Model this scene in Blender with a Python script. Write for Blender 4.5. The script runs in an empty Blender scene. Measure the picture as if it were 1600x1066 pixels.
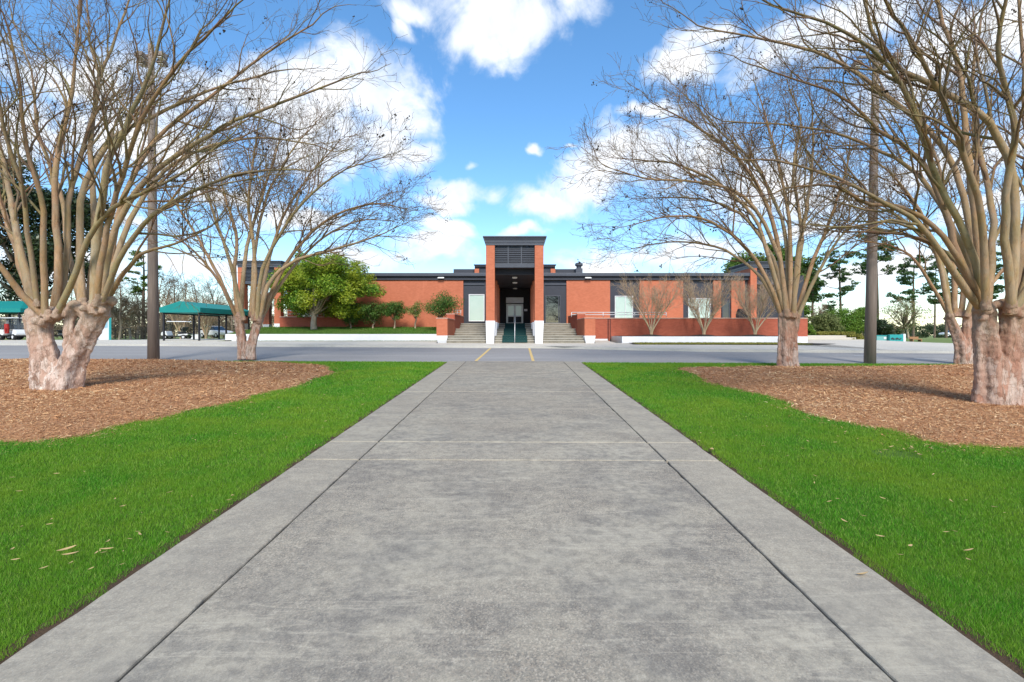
import bpy, bmesh, math, random
import numpy as np
from mathutils import Vector, Matrix
random.seed(7); RNG = np.random.default_rng(11)
R = math.radians
SC = bpy.context.scene
COL = SC.collection
# ------------------------------------------------------------------ survey helpers
F, CX, HZ, CAMH = 750.0, 806.0, 519.0, 2.0
def X(px, Y): return (px-CX)*Y/F
def H(py, Y): return CAMH-(py-HZ)*Y/F
def P(px, py, Y): return Vector((X(px, Y), Y, H(py, Y)))
def G(Y):                                   # lie of the land: rises gently to the building, falls away beyond
    if Y < -8: return -8/30
    if Y < 37.5: return Y/30
    if Y < 70: return 1.25
    return 1.25-(min(Y, 520)-70)*0.0117
def Yg(py, off=0.0): return (CAMH-off)*F/(py-494)
# ------------------------------------------------------------------ objects
def tag(o, label=None, cat=None, group=None, kind=None):
    if label: o['label'] = label
    if cat: o['category'] = cat
    if group: o['group'] = group
    if kind: o['kind'] = kind
    return o
def link(o, parent=None):
    COL.objects.link(o)
    if parent is not None: o.parent = parent
    return o
def thing(name, label, cat, loc=(0, 0, 0), rz=0, group=None):
    o = bpy.data.objects.new(name, None); o.empty_display_size = .3
    o.location = loc; o.rotation_euler = (0, 0, rz)
    link(o); return tag(o, label, cat, group)
def copy_tree(o, parent=None):
    c = o.copy(); COL.objects.link(c)
    if parent is not None: c.parent = parent
    for ch in list(o.children): copy_tree(ch, c)
    return c
class MB:
    def __init__(s): s.v = []; s.f = []
    def add(s, vs, fs):
        b = len(s.v); s.v += [tuple(v) for v in vs]; s.f += [tuple(i+b for i in f) for f in fs]; return s
    def box(s, x0, x1, y0, y1, z0, z1):
        return s.add([(x0,y0,z0),(x1,y0,z0),(x1,y1,z0),(x0,y1,z0),(x0,y0,z1),(x1,y0,z1),(x1,y1,z1),(x0,y1,z1)],
                     [(0,3,2,1),(4,5,6,7),(0,1,5,4),(1,2,6,5),(2,3,7,6),(3,0,4,7)])
    def hexa(s, lo, hi):                    # two quads, lower and upper, same winding (ccw from above)
        return s.add(list(lo)+list(hi), [(3,2,1,0),(4,5,6,7),(0,1,5,4),(1,2,6,5),(2,3,7,6),(3,0,4,7)])
    def prism(s, pts, a0, a1, axis='x'):    # closed polygon extruded along an axis
        n = len(pts)
        def mk(p, a):
            return (a, p[0], p[1]) if axis == 'x' else ((p[0], a, p[1]) if axis == 'y' else (p[0], p[1], a))
        return s.add([mk(p, a0) for p in pts]+[mk(p, a1) for p in pts],
                     [tuple(range(n))[::-1], tuple(range(n, 2*n))]+[(i, (i+1) % n, n+(i+1) % n, n+i) for i in range(n)])
    def tube(s, pts, rs, n=8, cap=True, flute=None):
        pts = [Vector(p) for p in pts]
        if not hasattr(rs, '__len__'): rs = [rs]*len(pts)
        rings = []; u = None
        for i, p in enumerate(pts):
            t = (pts[min(i+1, len(pts)-1)]-pts[max(i-1, 0)]).normalized()
            if u is None: u = t.orthogonal().normalized()
            u = (u-t*u.dot(t)).normalized(); w = t.cross(u)
            rings.append([p+(u*math.cos(2*math.pi*k/n)+w*math.sin(2*math.pi*k/n))*rs[i]*(1 if not flute else 1+.13*math.sin(3*2*math.pi*k/n+flute+i*.07)+.09*math.sin(5*2*math.pi*k/n+flute*2-i*.1)+.05*math.sin(9*2*math.pi*k/n+flute*3)) for k in range(n)])
        vs = [v for r in rings for v in r]; fs = []
        for i in range(len(pts)-1):
            for k in range(n):
                fs.append((i*n+k, i*n+(k+1) % n, (i+1)*n+(k+1) % n, (i+1)*n+k))
        if cap: fs += [tuple(range(n))[::-1], tuple((len(pts)-1)*n+k for k in range(n))]
        return s.add(vs, fs)
    def ball(s, c, r, n=10, m=7, sq=(1, 1, 1)):
        vs = []; fs = []
        for j in range(m+1):
            a = math.pi*j/m
            for k in range(n):
                b = 2*math.pi*k/n
                vs.append((c[0]+r*sq[0]*math.sin(a)*math.cos(b), c[1]+r*sq[1]*math.sin(a)*math.sin(b), c[2]+r*sq[2]*math.cos(a)))
        for j in range(m):
            for k in range(n):
                fs.append((j*n+k, (j+1)*n+k, (j+1)*n+(k+1) % n, j*n+(k+1) % n))
        return s.add(vs, fs)
    def build(s, name, mat, parent=None, bevel=0, smooth=False):
        me = bpy.data.meshes.new(name); me.from_pydata(s.v, [], s.f); me.validate()
        bm = bmesh.new(); bm.from_mesh(me); bmesh.ops.recalc_face_normals(bm, faces=bm.faces); bm.to_mesh(me); bm.free()
        if smooth: me.polygons.foreach_set('use_smooth', [True]*len(me.polygons))
        me.materials.append(mat)
        o = link(bpy.data.objects.new(name, me), parent)
        if bevel:
            m = o.modifiers.new('bevel', 'BEVEL'); m.width = bevel; m.segments = 2; m.limit_method = 'ANGLE'
        return o
def np_mesh(name, verts, nper, mat, parent=None, attr=None, smooth=False, faces=None):
    """verts (N,3); faces are consecutive runs of nper verts unless given as index array (M,nper)"""
    me = bpy.data.meshes.new(name); n = len(verts)
    me.vertices.add(n); me.vertices.foreach_set('co', np.asarray(verts, np.float32).ravel())
    idx = np.arange(n, dtype=np.int32) if faces is None else np.asarray(faces, np.int32).ravel()
    nf = len(idx)//nper
    me.loops.add(len(idx)); me.loops.foreach_set('vertex_index', idx)
    me.polygons.add(nf); me.polygons.foreach_set('loop_start', np.arange(nf, dtype=np.int32)*nper)
    if smooth: me.polygons.foreach_set('use_smooth', np.ones(nf, bool))
    me.update(calc_edges=True)
    if attr is not None:
        a = me.attributes.new('girth', 'FLOAT', 'POINT'); a.data.foreach_set('value', np.asarray(attr, np.float32))
    me.materials.append(mat)
    return link(bpy.data.objects.new(name, me), parent)
# ------------------------------------------------------------------ materials
def nodes(name):
    m = bpy.data.materials.new(name); m.use_nodes = True
    nt = m.node_tree; b = nt.nodes['Principled BSDF']
    return m, nt, b
def N(nt, t, **kw):
    n = nt.nodes.new(t)
    for k, v in kw.items():
        if k.startswith('i_'):
            key = k[2:]
            n.inputs[int(key) if key.isdigit() else key.replace('_', ' ')].default_value = v
        else: setattr(n, k, v)
    return n
def L(nt, a, b): nt.links.new(a, b)
def c4(c): return (c[0], c[1], c[2], 1)
def ramp(nt, fac, stops):
    r = nt.nodes.new('ShaderNodeValToRGB'); el = r.color_ramp.elements
    while len(el) < len(stops): el.new(.5)
    for e, (p, c) in zip(el, stops): e.position = p; e.color = c4(c) if hasattr(c, '__len__') else (c, c, c, 1)
    L(nt, fac, r.inputs[0]); return r.outputs[0]
def coords(nt, scale=(1, 1, 1), kind='Object'):
    tc = N(nt, 'ShaderNodeTexCoord'); mp = N(nt, 'ShaderNodeMapping'); mp.inputs['Scale'].default_value = scale
    L(nt, tc.outputs[kind], mp.inputs[0]); return mp.outputs[0]
def noise(nt, vec, scale, detail=6, rough=.6, dist=0):
    n = N(nt, 'ShaderNodeTexNoise'); n.inputs['Scale'].default_value = scale; n.inputs['Detail'].default_value = detail
    n.inputs['Roughness'].default_value = rough; n.inputs['Distortion'].default_value = dist
    L(nt, vec, n.inputs['Vector']); return n.outputs['Fac']
def mix(nt, fac, a, b, mode='MIX'):
    m = N(nt, 'ShaderNodeMix', data_type='RGBA', blend_type=mode)
    if hasattr(fac, 'is_linked'): L(nt, fac, m.inputs[0])
    else: m.inputs[0].default_value = fac
    for s, i in ((a, 6), (b, 7)):
        if hasattr(s, 'is_linked'): L(nt, s, m.inputs[i])
        else: m.inputs[i].default_value = c4(s)
    return m.outputs[2]
def bump(nt, bsdf, h, strength=.4, dist=.02):
    b = N(nt, 'ShaderNodeBump'); b.inputs['Strength'].default_value = strength; b.inputs['Distance'].default_value = dist
    L(nt, h, b.inputs['Height']); L(nt, b.outputs[0], bsdf.inputs['Normal'])
def rough_mat(name, c1, c2, scale=3, rough=.8, bstr=.2, bdist=.01, stretch=(1, 1, 1), fine=40, metal=0, spec=.3):
    m, nt, b = nodes(name)
    v = coords(nt, stretch)
    f = noise(nt, v, scale, 8, .65)
    g = noise(nt, v, fine, 4, .6)
    c = mix(nt, ramp(nt, f, [(.3, 0), (.7, 1)]), c1, c2)
    d = mix(nt, .35, c, ramp(nt, g, [(.25, tuple(x*.6 for x in c1)), (.75, tuple(min(1, x*1.4) for x in c2))]))
    L(nt, d, b.inputs['Base Color'])
    b.inputs['Roughness'].default_value = rough; b.inputs['Metallic'].default_value = metal
    b.inputs['Specular IOR Level'].default_value = spec
    if bstr: bump(nt, b, g, bstr, bdist)
    return m
def per_piece(name, stops, rough=.7, trans=0.0, trans_col=None, varscale=0, varcol=None, spec=.2, attr=None):
    """colour differs from one small piece (blade, leaf, chip) to the next"""
    m, nt, b = nodes(name)
    g = N(nt, 'ShaderNodeNewGeometry')
    c = ramp(nt, g.outputs['Random Per Island'], stops)
    if varscale:
        f = noise(nt, coords(nt), varscale, 4, .6)
        c = mix(nt, ramp(nt, f, [(.38, 0), (.66, 1)]), c, mix(nt, .75, c, varcol))
    L(nt, c, b.inputs['Base Color']); b.inputs['Roughness'].default_value = rough; b.inputs['Specular IOR Level'].default_value = spec
    if trans:
        t = N(nt, 'ShaderNodeBsdfTranslucent'); L(nt, c, t.inputs[0])
        mx = N(nt, 'ShaderNodeMixShader'); mx.inputs[0].default_value = trans
        L(nt, b.outputs[0], mx.inputs[1]); L(nt, t.outputs[0], mx.inputs[2])
        L(nt, mx.outputs[0], nt.nodes['Material Output'].inputs[0])
    return m
def brick_mat(name, c1, c2, mortar, bw=.21, bh=.075, big=.25):
    m, nt, b = nodes(name)
    tc = N(nt, 'ShaderNodeTexCoord'); sp = N(nt, 'ShaderNodeSeparateXYZ'); L(nt, tc.outputs['Object'], sp.inputs[0])
    ad = N(nt, 'ShaderNodeMath', operation='ADD'); L(nt, sp.outputs[0], ad.inputs[0]); L(nt, sp.outputs[1], ad.inputs[1])
    cb = N(nt, 'ShaderNodeCombineXYZ'); L(nt, ad.outputs[0], cb.inputs[0]); L(nt, sp.outputs[2], cb.inputs[1])
    br = N(nt, 'ShaderNodeTexBrick'); L(nt, cb.outputs[0], br.inputs['Vector'])
    br.inputs['Color1'].default_value = c4(c1); br.inputs['Color2'].default_value = c4(c2); br.inputs['Mortar'].default_value = c4(mortar)
    br.inputs['Scale'].default_value = 1; br.inputs['Mortar Size'].default_value = .006
    br.inputs['Brick Width'].default_value = bw; br.inputs['Row Height'].default_value = bh
    f = noise(nt, coords(nt), .8, 6, .6); g = noise(nt, coords(nt, (1, 1, .25)), 2.5, 6, .6)
    c = mix(nt, ramp(nt, f, [(.3, 0), (.75, big)]), br.outputs[0], tuple(x*.6 for x in c1))
    c = mix(nt, ramp(nt, g, [(.55, 0), (.8, .25)]), c, tuple(min(1, x*1.3+.04) for x in c2))
    L(nt, c, b.inputs['Base Color']); b.inputs['Roughness'].default_value = .85; b.inputs['Specular IOR Level'].default_value = .2
    bump(nt, b, br.outputs['Fac'], -.3, .006)
    return m
def glass_mat(name, c, rough=.03, spec=.9):
    m, nt, b = nodes(name)
    f = noise(nt, coords(nt), 1.2, 3)
    L(nt, mix(nt, f, tuple(x*.8 for x in c), tuple(x*1.15 for x in c)), b.inputs['Base Color'])
    b.inputs['Roughness'].default_value = rough; b.inputs['Specular IOR Level'].default_value = spec
    b.inputs['Coat Weight'].default_value = .6; b.inputs['Coat Roughness'].default_value = .02
    return m
def blind_mat():
    m, nt, b = nodes('blinds')
    w = N(nt, 'ShaderNodeTexWave', wave_type='BANDS', bands_direction='X'); w.inputs['Scale'].default_value = 3.2; w.inputs['Distortion'].default_value = .6
    L(nt, coords(nt), w.inputs['Vector']); f = noise(nt, coords(nt), .9, 4)
    c = mix(nt, ramp(nt, w.outputs['Fac'], [(.1, .35), (.4, 0)]), (.46, .60, .53), (.34, .46, .41)); c = mix(nt, ramp(nt, f, [(.35, 0), (.65, .5)]), c, (.56, .66, .60))
    L(nt, c, b.inputs['Base Color']); b.inputs['Roughness'].default_value = .12; b.inputs['Coat Weight'].default_value = .8; b.inputs['Coat Roughness'].default_value = .01
    return m
def bark_mat(name, big, small):
    """peeling trunk bark; small = stops by girth (young wood is darker and redder)"""
    m, nt, b = nodes(name)
    v = coords(nt, (1, 1, .3)); v2 = coords(nt, (1, 1, .45))
    f = noise(nt, v, 7, 8, .62, .6); g = noise(nt, v2, 22, 6, .65, .4)
    c = ramp(nt, f, [(.28, big[0]), (.42, big[1]), (.5, big[2]), (.6, big[3]), (.74, big[4])])
    c = mix(nt, ramp(nt, g, [(.56, 0), (.72, .75)]), c, big[0])
    at = N(nt, 'ShaderNodeAttribute', attribute_name='girth')
    tw = ramp(nt, at.outputs['Fac'], small)
    lich = ramp(nt, noise(nt, v2, 3.2, 5, .6), [(.42, 0), (.62, .8)])
    tw = mix(nt, lich, tw, mix(nt, .7, tw, big[5]))
    gi = N(nt, 'ShaderNodeNewGeometry')          # limbs differ: some olive with lichen, some reddish where bark has peeled
    hue = ramp(nt, gi.outputs['Random Per Island'], [(0, (.80, .86, .66)), (.35, (1.0, .98, .90)), (.6, (1.05, .96, .86)), (.85, (1.02, .78, .64)), (1, (.76, .62, .54))])
    tw = mix(nt, .9, tw, hue, 'MULTIPLY')
    pe = ramp(nt, noise(nt, coords(nt, (1, 1, .35)), 4.5, 7, .68, .8), [(.47, 0), (.53, .75), (.60, .1), (.68, .6)])
    tw = mix(nt, pe, tw, mix(nt, 1.0, tw, (1.28, 1.06, .88), 'MULTIPLY'))
    dk = ramp(nt, noise(nt, coords(nt, (1, 1, .2)), 9, 6, .7, .5), [(.56, 0), (.68, .7)])
    tw = mix(nt, dk, tw, mix(nt, 1.0, tw, (.5, .42, .36), 'MULTIPLY'))
    k = ramp(nt, at.outputs['Fac'], [(.04, 0), (.16, .45)])
    c = mix(nt, k, tw, c)
    L(nt, c, b.inputs['Base Color']); b.inputs['Roughness'].default_value = .8; b.inputs['Specular IOR Level'].default_value = .2
    ad = N(nt, 'ShaderNodeMath', operation='ADD'); L(nt, f, ad.inputs[0]); L(nt, g, ad.inputs[1])
    bump(nt, b, ad.outputs[0], .55, .02)
    return m
M = {}
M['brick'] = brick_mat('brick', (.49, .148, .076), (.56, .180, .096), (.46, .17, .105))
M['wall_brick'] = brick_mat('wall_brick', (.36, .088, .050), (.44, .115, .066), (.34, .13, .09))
M['cap'] = rough_mat('cap', (.50, .30, .23), (.62, .40, .32), 2)
M['white'] = rough_mat('white', (.72, .72, .75), (.82, .82, .84), 1.6, .7, .1)
M['dark'] = rough_mat('dark', (.030, .033, .045), (.042, .046, .060), 1.5, .55, .08, spec=.4)
M['trim'] = rough_mat('trim', (.048, .053, .068), (.070, .077, .098), 1.5, .45, .05, spec=.5)
M['black'] = rough_mat('black', (.014, .014, .018), (.022, .022, .027), 2, .6, .05)
M['steel'] = rough_mat('steel', (.30, .30, .31), (.42, .42, .43), 4, .35, .03, metal=.6, spec=.5)
M['rail'] = rough_mat('rail', (.55, .55, .56), (.68, .68, .69), 4, .4, .03, spec=.5)
M['pale_glass'] = glass_mat('pale_glass', (.46, .60, .53), .12, .5)
M['pale_glass'] = blind_mat()
M['dark_glass'] = glass_mat('dark_glass', (.010, .014, .016), .015, 1.0)
M['lamp'] = rough_mat('lamp', (.75, .75, .72), (.85, .85, .82), 3, .4, 0)
M['step'] = rough_mat('step', (.30, .28, .23), (.44, .41, .34), 1.2, .85, .25, .01, (1, 1, 3), 30)
M['nosing'] = rough_mat('nosing', (.42, .40, .34), (.56, .53, .46), 2.5, .85, .2, .01)
M['riser'] = rough_mat('riser', (.13, .115, .09), (.34, .31, .255), 1.6, .9, .25, .01, (1, 1, .6), 30)
M['mat_green'] = rough_mat('mat_green', (.010, .045, .045), (.016, .060, .058), 5, .9, .3, .01, fine=90)
M['kerb'] = rough_mat('kerb', (.36, .35, .32), (.52, .50, .45), .7, .85, .2, .01)
M['teal_cloth'] = rough_mat('teal_cloth', (.004, .185, .17), (.008, .225, .205), .8, .6, .1, spec=.35)
M['teal'] = rough_mat('teal', (.02, .28, .29), (.035, .34, .34), 1, .6, .08)
M['teal_pale'] = rough_mat('teal_pale', (.16, .38, .38), (.20, .44, .43), 1, .6, .08)
M['soil'] = rough_mat('soil', (.020, .017, .014), (.045, .036, .028), 3, .95, .7, .04, fine=25)
M['edge_soil'] = rough_mat('edge_soil', (.045, .028, .018), (.09, .055, .03), 6, .95, .7, .02, fine=60)
M['pole'] = rough_mat('pole', (.17, .135, .115), (.26, .215, .185), 1.2, .8, .25, .01, (1, 1, .06), 18)
M['paint_white'] = rough_mat('paint_white', (.62, .62, .62), (.75, .75, .75), 3, .6, .05)
M['paint_yellow'] = rough_mat('paint_yellow', (.55, .38, .14), (.66, .47, .20), 5, .8, .1)
M['asphalt'] = rough_mat('asphalt', (.20, .19, .188), (.33, .315, .30), .5, .85, .3, .008, (.22, 1, 1), 45)
M['drive'] = rough_mat('drive', (.46, .425, .365), (.60, .55, .47), .25, .85, .2, .008, (1, 1, 1), 40)
M['car_white'] = rough_mat('car_white', (.68, .69, .70), (.74, .75, .76), 1, .25, 0, spec=.6)
M['car_blue'] = rough_mat('car_blue', (.02, .035, .10), (.03, .045, .12), 1, .25, 0, spec=.6)
M['rubber'] = rough_mat('rubber', (.012, .012, .012), (.02, .02, .02), 4, .8, .1)
M['vinyl'] = rough_mat('vinyl', (.03, .03, .034), (.045, .045, .05), 4, .5, .05)
M['red'] = rough_mat('red', (.30, .015, .012), (.38, .025, .02), 4, .5, .05)
M['bench'] = rough_mat('bench', (.28, .15, .07), (.36, .20, .10), 3, .7, .2)
M['poster'] = rough_mat('poster', (.12, .36, .52), (.45, .68, .78), 2.2, .4, 0, fine=7)
M['wood_fence'] = rough_mat('wood_fence', (.12, .09, .06), (.18, .14, .10), 3, .9, .3)
M['lawn_soil'] = rough_mat('lawn_soil', (.05, .115, .010), (.085, .165, .014), 1.2, .95, .8, .03, fine=70)
M['bank'] = rough_mat('bank', (.085, .145, .022), (.15, .20, .04), 1.5, .95, .8, .03, fine=30)
M['field'] = rough_mat('field', (.10, .17, .035), (.20, .22, .07), .03, .95, .3, .05, fine=2)
M['grass'] = per_piece('grass', [(0, (.046, .185, .010)), (.45, (.092, .305, .016)), (.8, (.155, .41, .026)), (1, (.37, .47, .11))], .5, .4, None, .7, (.26, .38, .03), spec=.25)
M['lawn2'] = per_piece('lawn2', [(0, (.05, .15, .012)), (.6, (.10, .24, .03)), (1, (.20, .30, .07))], .6, .3, None, .6, (.14, .2, .05))
M['mulch_base'] = rough_mat('mulch_base', (.29, .14, .066), (.47, .25, .125), 2.5, .95, .8, .03, fine=35)
M['chip'] = per_piece('chip', [(0, (.16, .072, .036)), (.2, (.40, .195, .092)), (.55, (.61, .33, .16)), (.85, (.75, .50, .26)), (1, (.88, .71, .46))], .85, 0, None, .35, (.40, .19, .09))
M['fallen'] = per_piece('fallen', [(0, (.40, .22, .09)), (.5, (.56, .38, .18)), (1, (.66, .52, .32))], .7, .2)
M['leaf_green'] = per_piece('leaf_green', [(0, (.05, .15, .016)), (.45, (.13, .29, .03)), (.8, (.25, .42, .04)), (1, (.42, .46, .06))], .45, .4, None, .42, (.44, .44, .03), spec=.35)
M['leaf_shrub'] = per_piece('leaf_shrub', [(0, (.03, .085, .014)), (.6, (.08, .18, .028)), (1, (.17, .27, .05))], .5, .3, None, .8, (.10, .17, .03), spec=.35)
M['leaf_pale'] = per_piece('leaf_pale', [(0, (.11, .16, .04)), (.6, (.22, .28, .07)), (1, (.34, .38, .12))], .5, .3)
M['leaf_dark'] = per_piece('leaf_dark', [(0, (.008, .018, .008)), (.6, (.022, .042, .014)), (1, (.05, .08, .025))], .4, .15, None, .3, (.05, .07, .02), spec=.4)
M['leaf_hedge'] = per_piece('leaf_hedge', [(0, (.05, .13, .018)), (.6, (.12, .24, .03)), (1, (.22, .34, .05))], .5, .3, None, .3, (.17, .25, .03))
M['leaf_oak'] = per_piece('leaf_oak', [(0, (.11, .14, .05)), (.6, (.20, .23, .08)), (1, (.30, .32, .12))], .6, .3)
M['leaf_gold'] = per_piece('leaf_gold', [(0, (.16, .17, .03)), (.6, (.28, .27, .05)), (1, (.38, .33, .09))], .6, .3)
M['needle'] = per_piece('needle', [(0, (.035, .075, .026)), (.6, (.075, .14, .045)), (1, (.15, .22, .07))], .6, .25)
M['needle_green'] = per_piece('needle_green', [(0, (.04, .09, .015)), (.6, (.10, .18, .03)), (1, (.2, .28, .06))], .6, .25)  # stronger, yellower green foliage than the plain needles
M['woods'] = per_piece('woods', [(0, (.02, .04, .015)), (.6, (.05, .075, .03)), (1, (.10, .11, .06))], .8, .1)
M['brush'] = per_piece('brush', [(0, (.07, .055, .035)), (.6, (.14, .11, .075)), (1, (.22, .19, .12))], .8, .1)
M['pod'] = rough_mat('pod', (.020, .014, .010), (.05, .034, .022), 8, .8, 0)
TW = [(0, (.12, .088, .074)), (.018, (.165, .12, .095)), (.05, (.28, .225, .165)), (.11, (.39, .335, .235)), (.6, (.43, .36, .27))]
M['myrtle'] = bark_mat('myrtle', [(.20, .095, .06), (.40, .20, .135), (.52, .34, .25), (.62, .46, .37), (.70, .58, .50), (.28, .25, .11)], TW)
M['myrtle_brown'] = bark_mat('myrtle_brown', [(.13, .07, .045), (.33, .16, .10), (.44, .27, .19), (.52, .38, .29), (.60, .50, .42), (.24, .20, .075)], TW)
TG = [(0, (.17, .13, .10)), (.1, (.25, .20, .15)), (.3, (.36, .30, .23))]
M['small_myrtle'] = bark_mat('small_myrtle', [(.25, .2, .14), (.42, .36, .27), (.5, .43, .33), (.56, .5, .4), (.6, .54, .45), (.4, .36, .24)], [(0, (.36, .29, .24)), (.05, (.46, .39, .31)), (.3, (.55, .48, .38))])
M['grey_bark'] = bark_mat('grey_bark', [(.10, .08, .06), (.18, .15, .12), (.25, .21, .17), (.3, .26, .21), (.34, .30, .25), (.2, .19, .13)], [(0, (.13, .10, .085)), (.1, (.17, .14, .115)), (.3, (.22, .19, .15))])
M['pale_bark'] = bark_mat('pale_bark', [(.25, .2, .16), (.4, .35, .29), (.5, .45, .38), (.56, .51, .44), (.6, .56, .5), (.42, .4, .3)], TG)
M['pine_bark'] = bark_mat('pine_bark', [(.06, .045, .035), (.12, .09, .07), (.17, .13, .10), (.2, .155, .12), (.24, .19, .15), (.15, .13, .09)], [(0, (.09, .07, .055)), (.3, (.14, .105, .08))])
def concrete_mat():
    m, nt, b = nodes('path_concrete')
    v = coords(nt); vs = coords(nt, (.8, 1.15, 1))
    big = noise(nt, vs, .62, 4, .5, .15)
    c = ramp(nt, big, [(.34, (.165, .163, .162)), (.5, (.225, .221, .210)), (.64, (.300, .288, .258))])
    bl = noise(nt, coords(nt, (.55, .9, 1)), .45, 4, .5, .1)                      # broad damp stains
    c = mix(nt, ramp(nt, bl, [(.38, .6), (.56, 0)]), c, (.150, .149, .152))
    pt = noise(nt, vs, 2.3, 12, .72, .2)                                          # ragged worn patches down to the grain
    c = mix(nt, ramp(nt, pt, [(.44, 0), (.60, .75)]), c, (.385, .368, .322))
    c = mix(nt, ramp(nt, pt, [(.36, .5), (.45, 0)]), c, (.105, .103, .106))
    st = noise(nt, coords(nt, (.22, 2.2, 1)), 1.0, 9, .6, .25)                    # thin pale ridges left by the screed
    c = mix(nt, ramp(nt, st, [(.535, 0), (.55, .55), (.565, .05), (.63, .0), (.645, .55), (.67, .1)]), c, (.47, .45, .40))
    md = noise(nt, v, 9, 12, .78)
    c = mix(nt, ramp(nt, md, [(.36, .6), (.52, 0)]), c, (.085, .083, .085))
    c = mix(nt, ramp(nt, md, [(.5, 0), (.66, .5)]), c, (.46, .44, .39))
    vo = N(nt, 'ShaderNodeTexVoronoi'); vo.inputs['Scale'].default_value = 95; L(nt, v, vo.inputs['Vector'])
    agg = ramp(nt, vo.outputs['Color'], [(.2, (.06, .055, .052)), (.45, (.20, .185, .165)), (.65, (.30, .25, .20)), (.85, (.50, .46, .41))])
    wear = ramp(nt, noise(nt, v, .55, 5, .6), [(.40, .12), (.60, .5)])
    c = mix(nt, wear, c, agg)
    fi = noise(nt, v, 150, 3, .7)
    c = mix(nt, .2, c, ramp(nt, fi, [(.3, (.07, .07, .07)), (.7, (.46, .45, .42))]))
    g = N(nt, 'ShaderNodeNewGeometry')
    sx = N(nt, 'ShaderNodeSeparateXYZ'); L(nt, coords(nt), sx.inputs[0])
    def mth(op, a, b_=None, c_=None):
        n = N(nt, 'ShaderNodeMath', operation=op)
        for s_, i_ in ((a, 0), (b_, 1), (c_, 2)):
            if s_ is None: continue
            if hasattr(s_, 'is_linked'): L(nt, s_, n.inputs[i_])
            else: n.inputs[i_].default_value = s_
        return n.outputs[0]
    yy = mth('MULTIPLY_ADD', sx.outputs[0], .012, sx.outputs[1]); band = None       # tooled pale margins along the joints
    for jy in (2.05, 6.67, 7.62, 12.7, 16.9):
        d_ = mth('ABSOLUTE', mth('SUBTRACT', yy, jy)); d_ = mth('SUBTRACT', 1.0, mth('DIVIDE', d_,   .035 if jy < 7 else .08))
        band = d_ if band is None else mth('MAXIMUM', band, d_)
    bn_ = mth('MULTIPLY', mth('MAXIMUM', band, 0.0), mth('MULTIPLY_ADD', md, 1.2, .1))
    c = mix(nt, ramp(nt, bn_, [(.10, 0), (.6, .30)]), c, (.44, .42, .36))
    sd = mth('SUBTRACT', mth('ABSOLUTE', mth('ADD', sx.outputs[0], .06)), 2.12)       # outer strips are paler
    c = mix(nt, ramp(nt, sd, [(0, 0), (.06, .30)]), c, (.34, .325, .29))
    c = mix(nt, 1.0, c, ramp(nt, g.outputs['Random Per Island'], [(0, (1.04, .97, .86)), (1, (1.16, 1.08, .95))]), 'MULTIPLY')
    L(nt, c, b.inputs['Base Color']); b.inputs['Roughness'].default_value = .85; b.inputs['Specular IOR Level'].default_value = .25
    ad = N(nt, 'ShaderNodeMath', operation='ADD'); L(nt, fi, ad.inputs[0]); L(nt, vo.outputs['Distance'], ad.inputs[1])
    bump(nt, b, ad.outputs[0], .3, .003)
    return m
M['path'] = concrete_mat()
# ------------------------------------------------------------------ ground sheets
def sheet(name, polys, mat, off, kind='structure', cut=None):
    """polygons of (X, Y) laid on the land, off metres above it"""
    me = bpy.data.meshes.new(name); bm = bmesh.new()
    for poly in polys:
        vs = [bm.verts.new((x, y, 0)) for x, y in poly]; bm.faces.new(vs)
    bmesh.ops.triangulate(bm, faces=bm.faces[:])
    for yy in (cut or []):
        bmesh.ops.bisect_plane(bm, geom=bm.verts[:]+bm.edges[:]+bm.faces[:], plane_co=(0, yy, 0), plane_no=(0, 1, 0))
    for v in bm.verts: v.co.z = G(v.co.y)+off
    bmesh.ops.recalc_face_normals(bm, faces=bm.faces)
    for f in bm.faces:
        if f.normal.z < 0: f.normal_flip()
    bm.to_mesh(me); bm.free(); me.materials.append(mat)
    return tag(link(bpy.data.objects.new(name, me)), kind=kind)
g = MB(); ys = [-80, -30, -8, 10, 20, 30, 37.5, 50, 70, 100, 150, 220, 320, 420, 520, 900]; xs = [-900, -400, -200, -100, -50, 0, 50, 100, 200, 400, 900]
g.add([(x, y, G(y)-.12) for y in ys for x in xs], [(j*11+i, j*11+i+1, (j+1)*11+i+1, (j+1)*11+i) for j in range(len(ys)-1) for i in range(10)])
tag(g.build('ground', M['field']), kind='structure')
def near_edge(x): return 21.3-.042*x                    # near edge of the road
KERB = [(-90, 37), (-31, 33.0), (-8, 31.1), (0, 30.4), (3, 29.9), (6.5, 28.6), (10.7, 27.3), (20, 26.3), (45, 24.6), (90, 22)]
def kerb_y(x):
    for (a, b), (c, d) in zip(KERB, KERB[1:]):
        if x <= c: return b+(d-b)*(x-a)/(c-a)
    return KERB[-1][1]
xs = [-90, -31, -8, 0, 3, 6.5, 10.7, 20, 45, 90]
sheet('road', [[(xs[i], near_edge(xs[i])-.25), (xs[i+1], near_edge(xs[i+1])-.25), (xs[i+1], kerb_y(xs[i+1])), (xs[i], kerb_y(xs[i]))] for i in range(len(xs)-1)], M['asphalt'], -.03)
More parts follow.
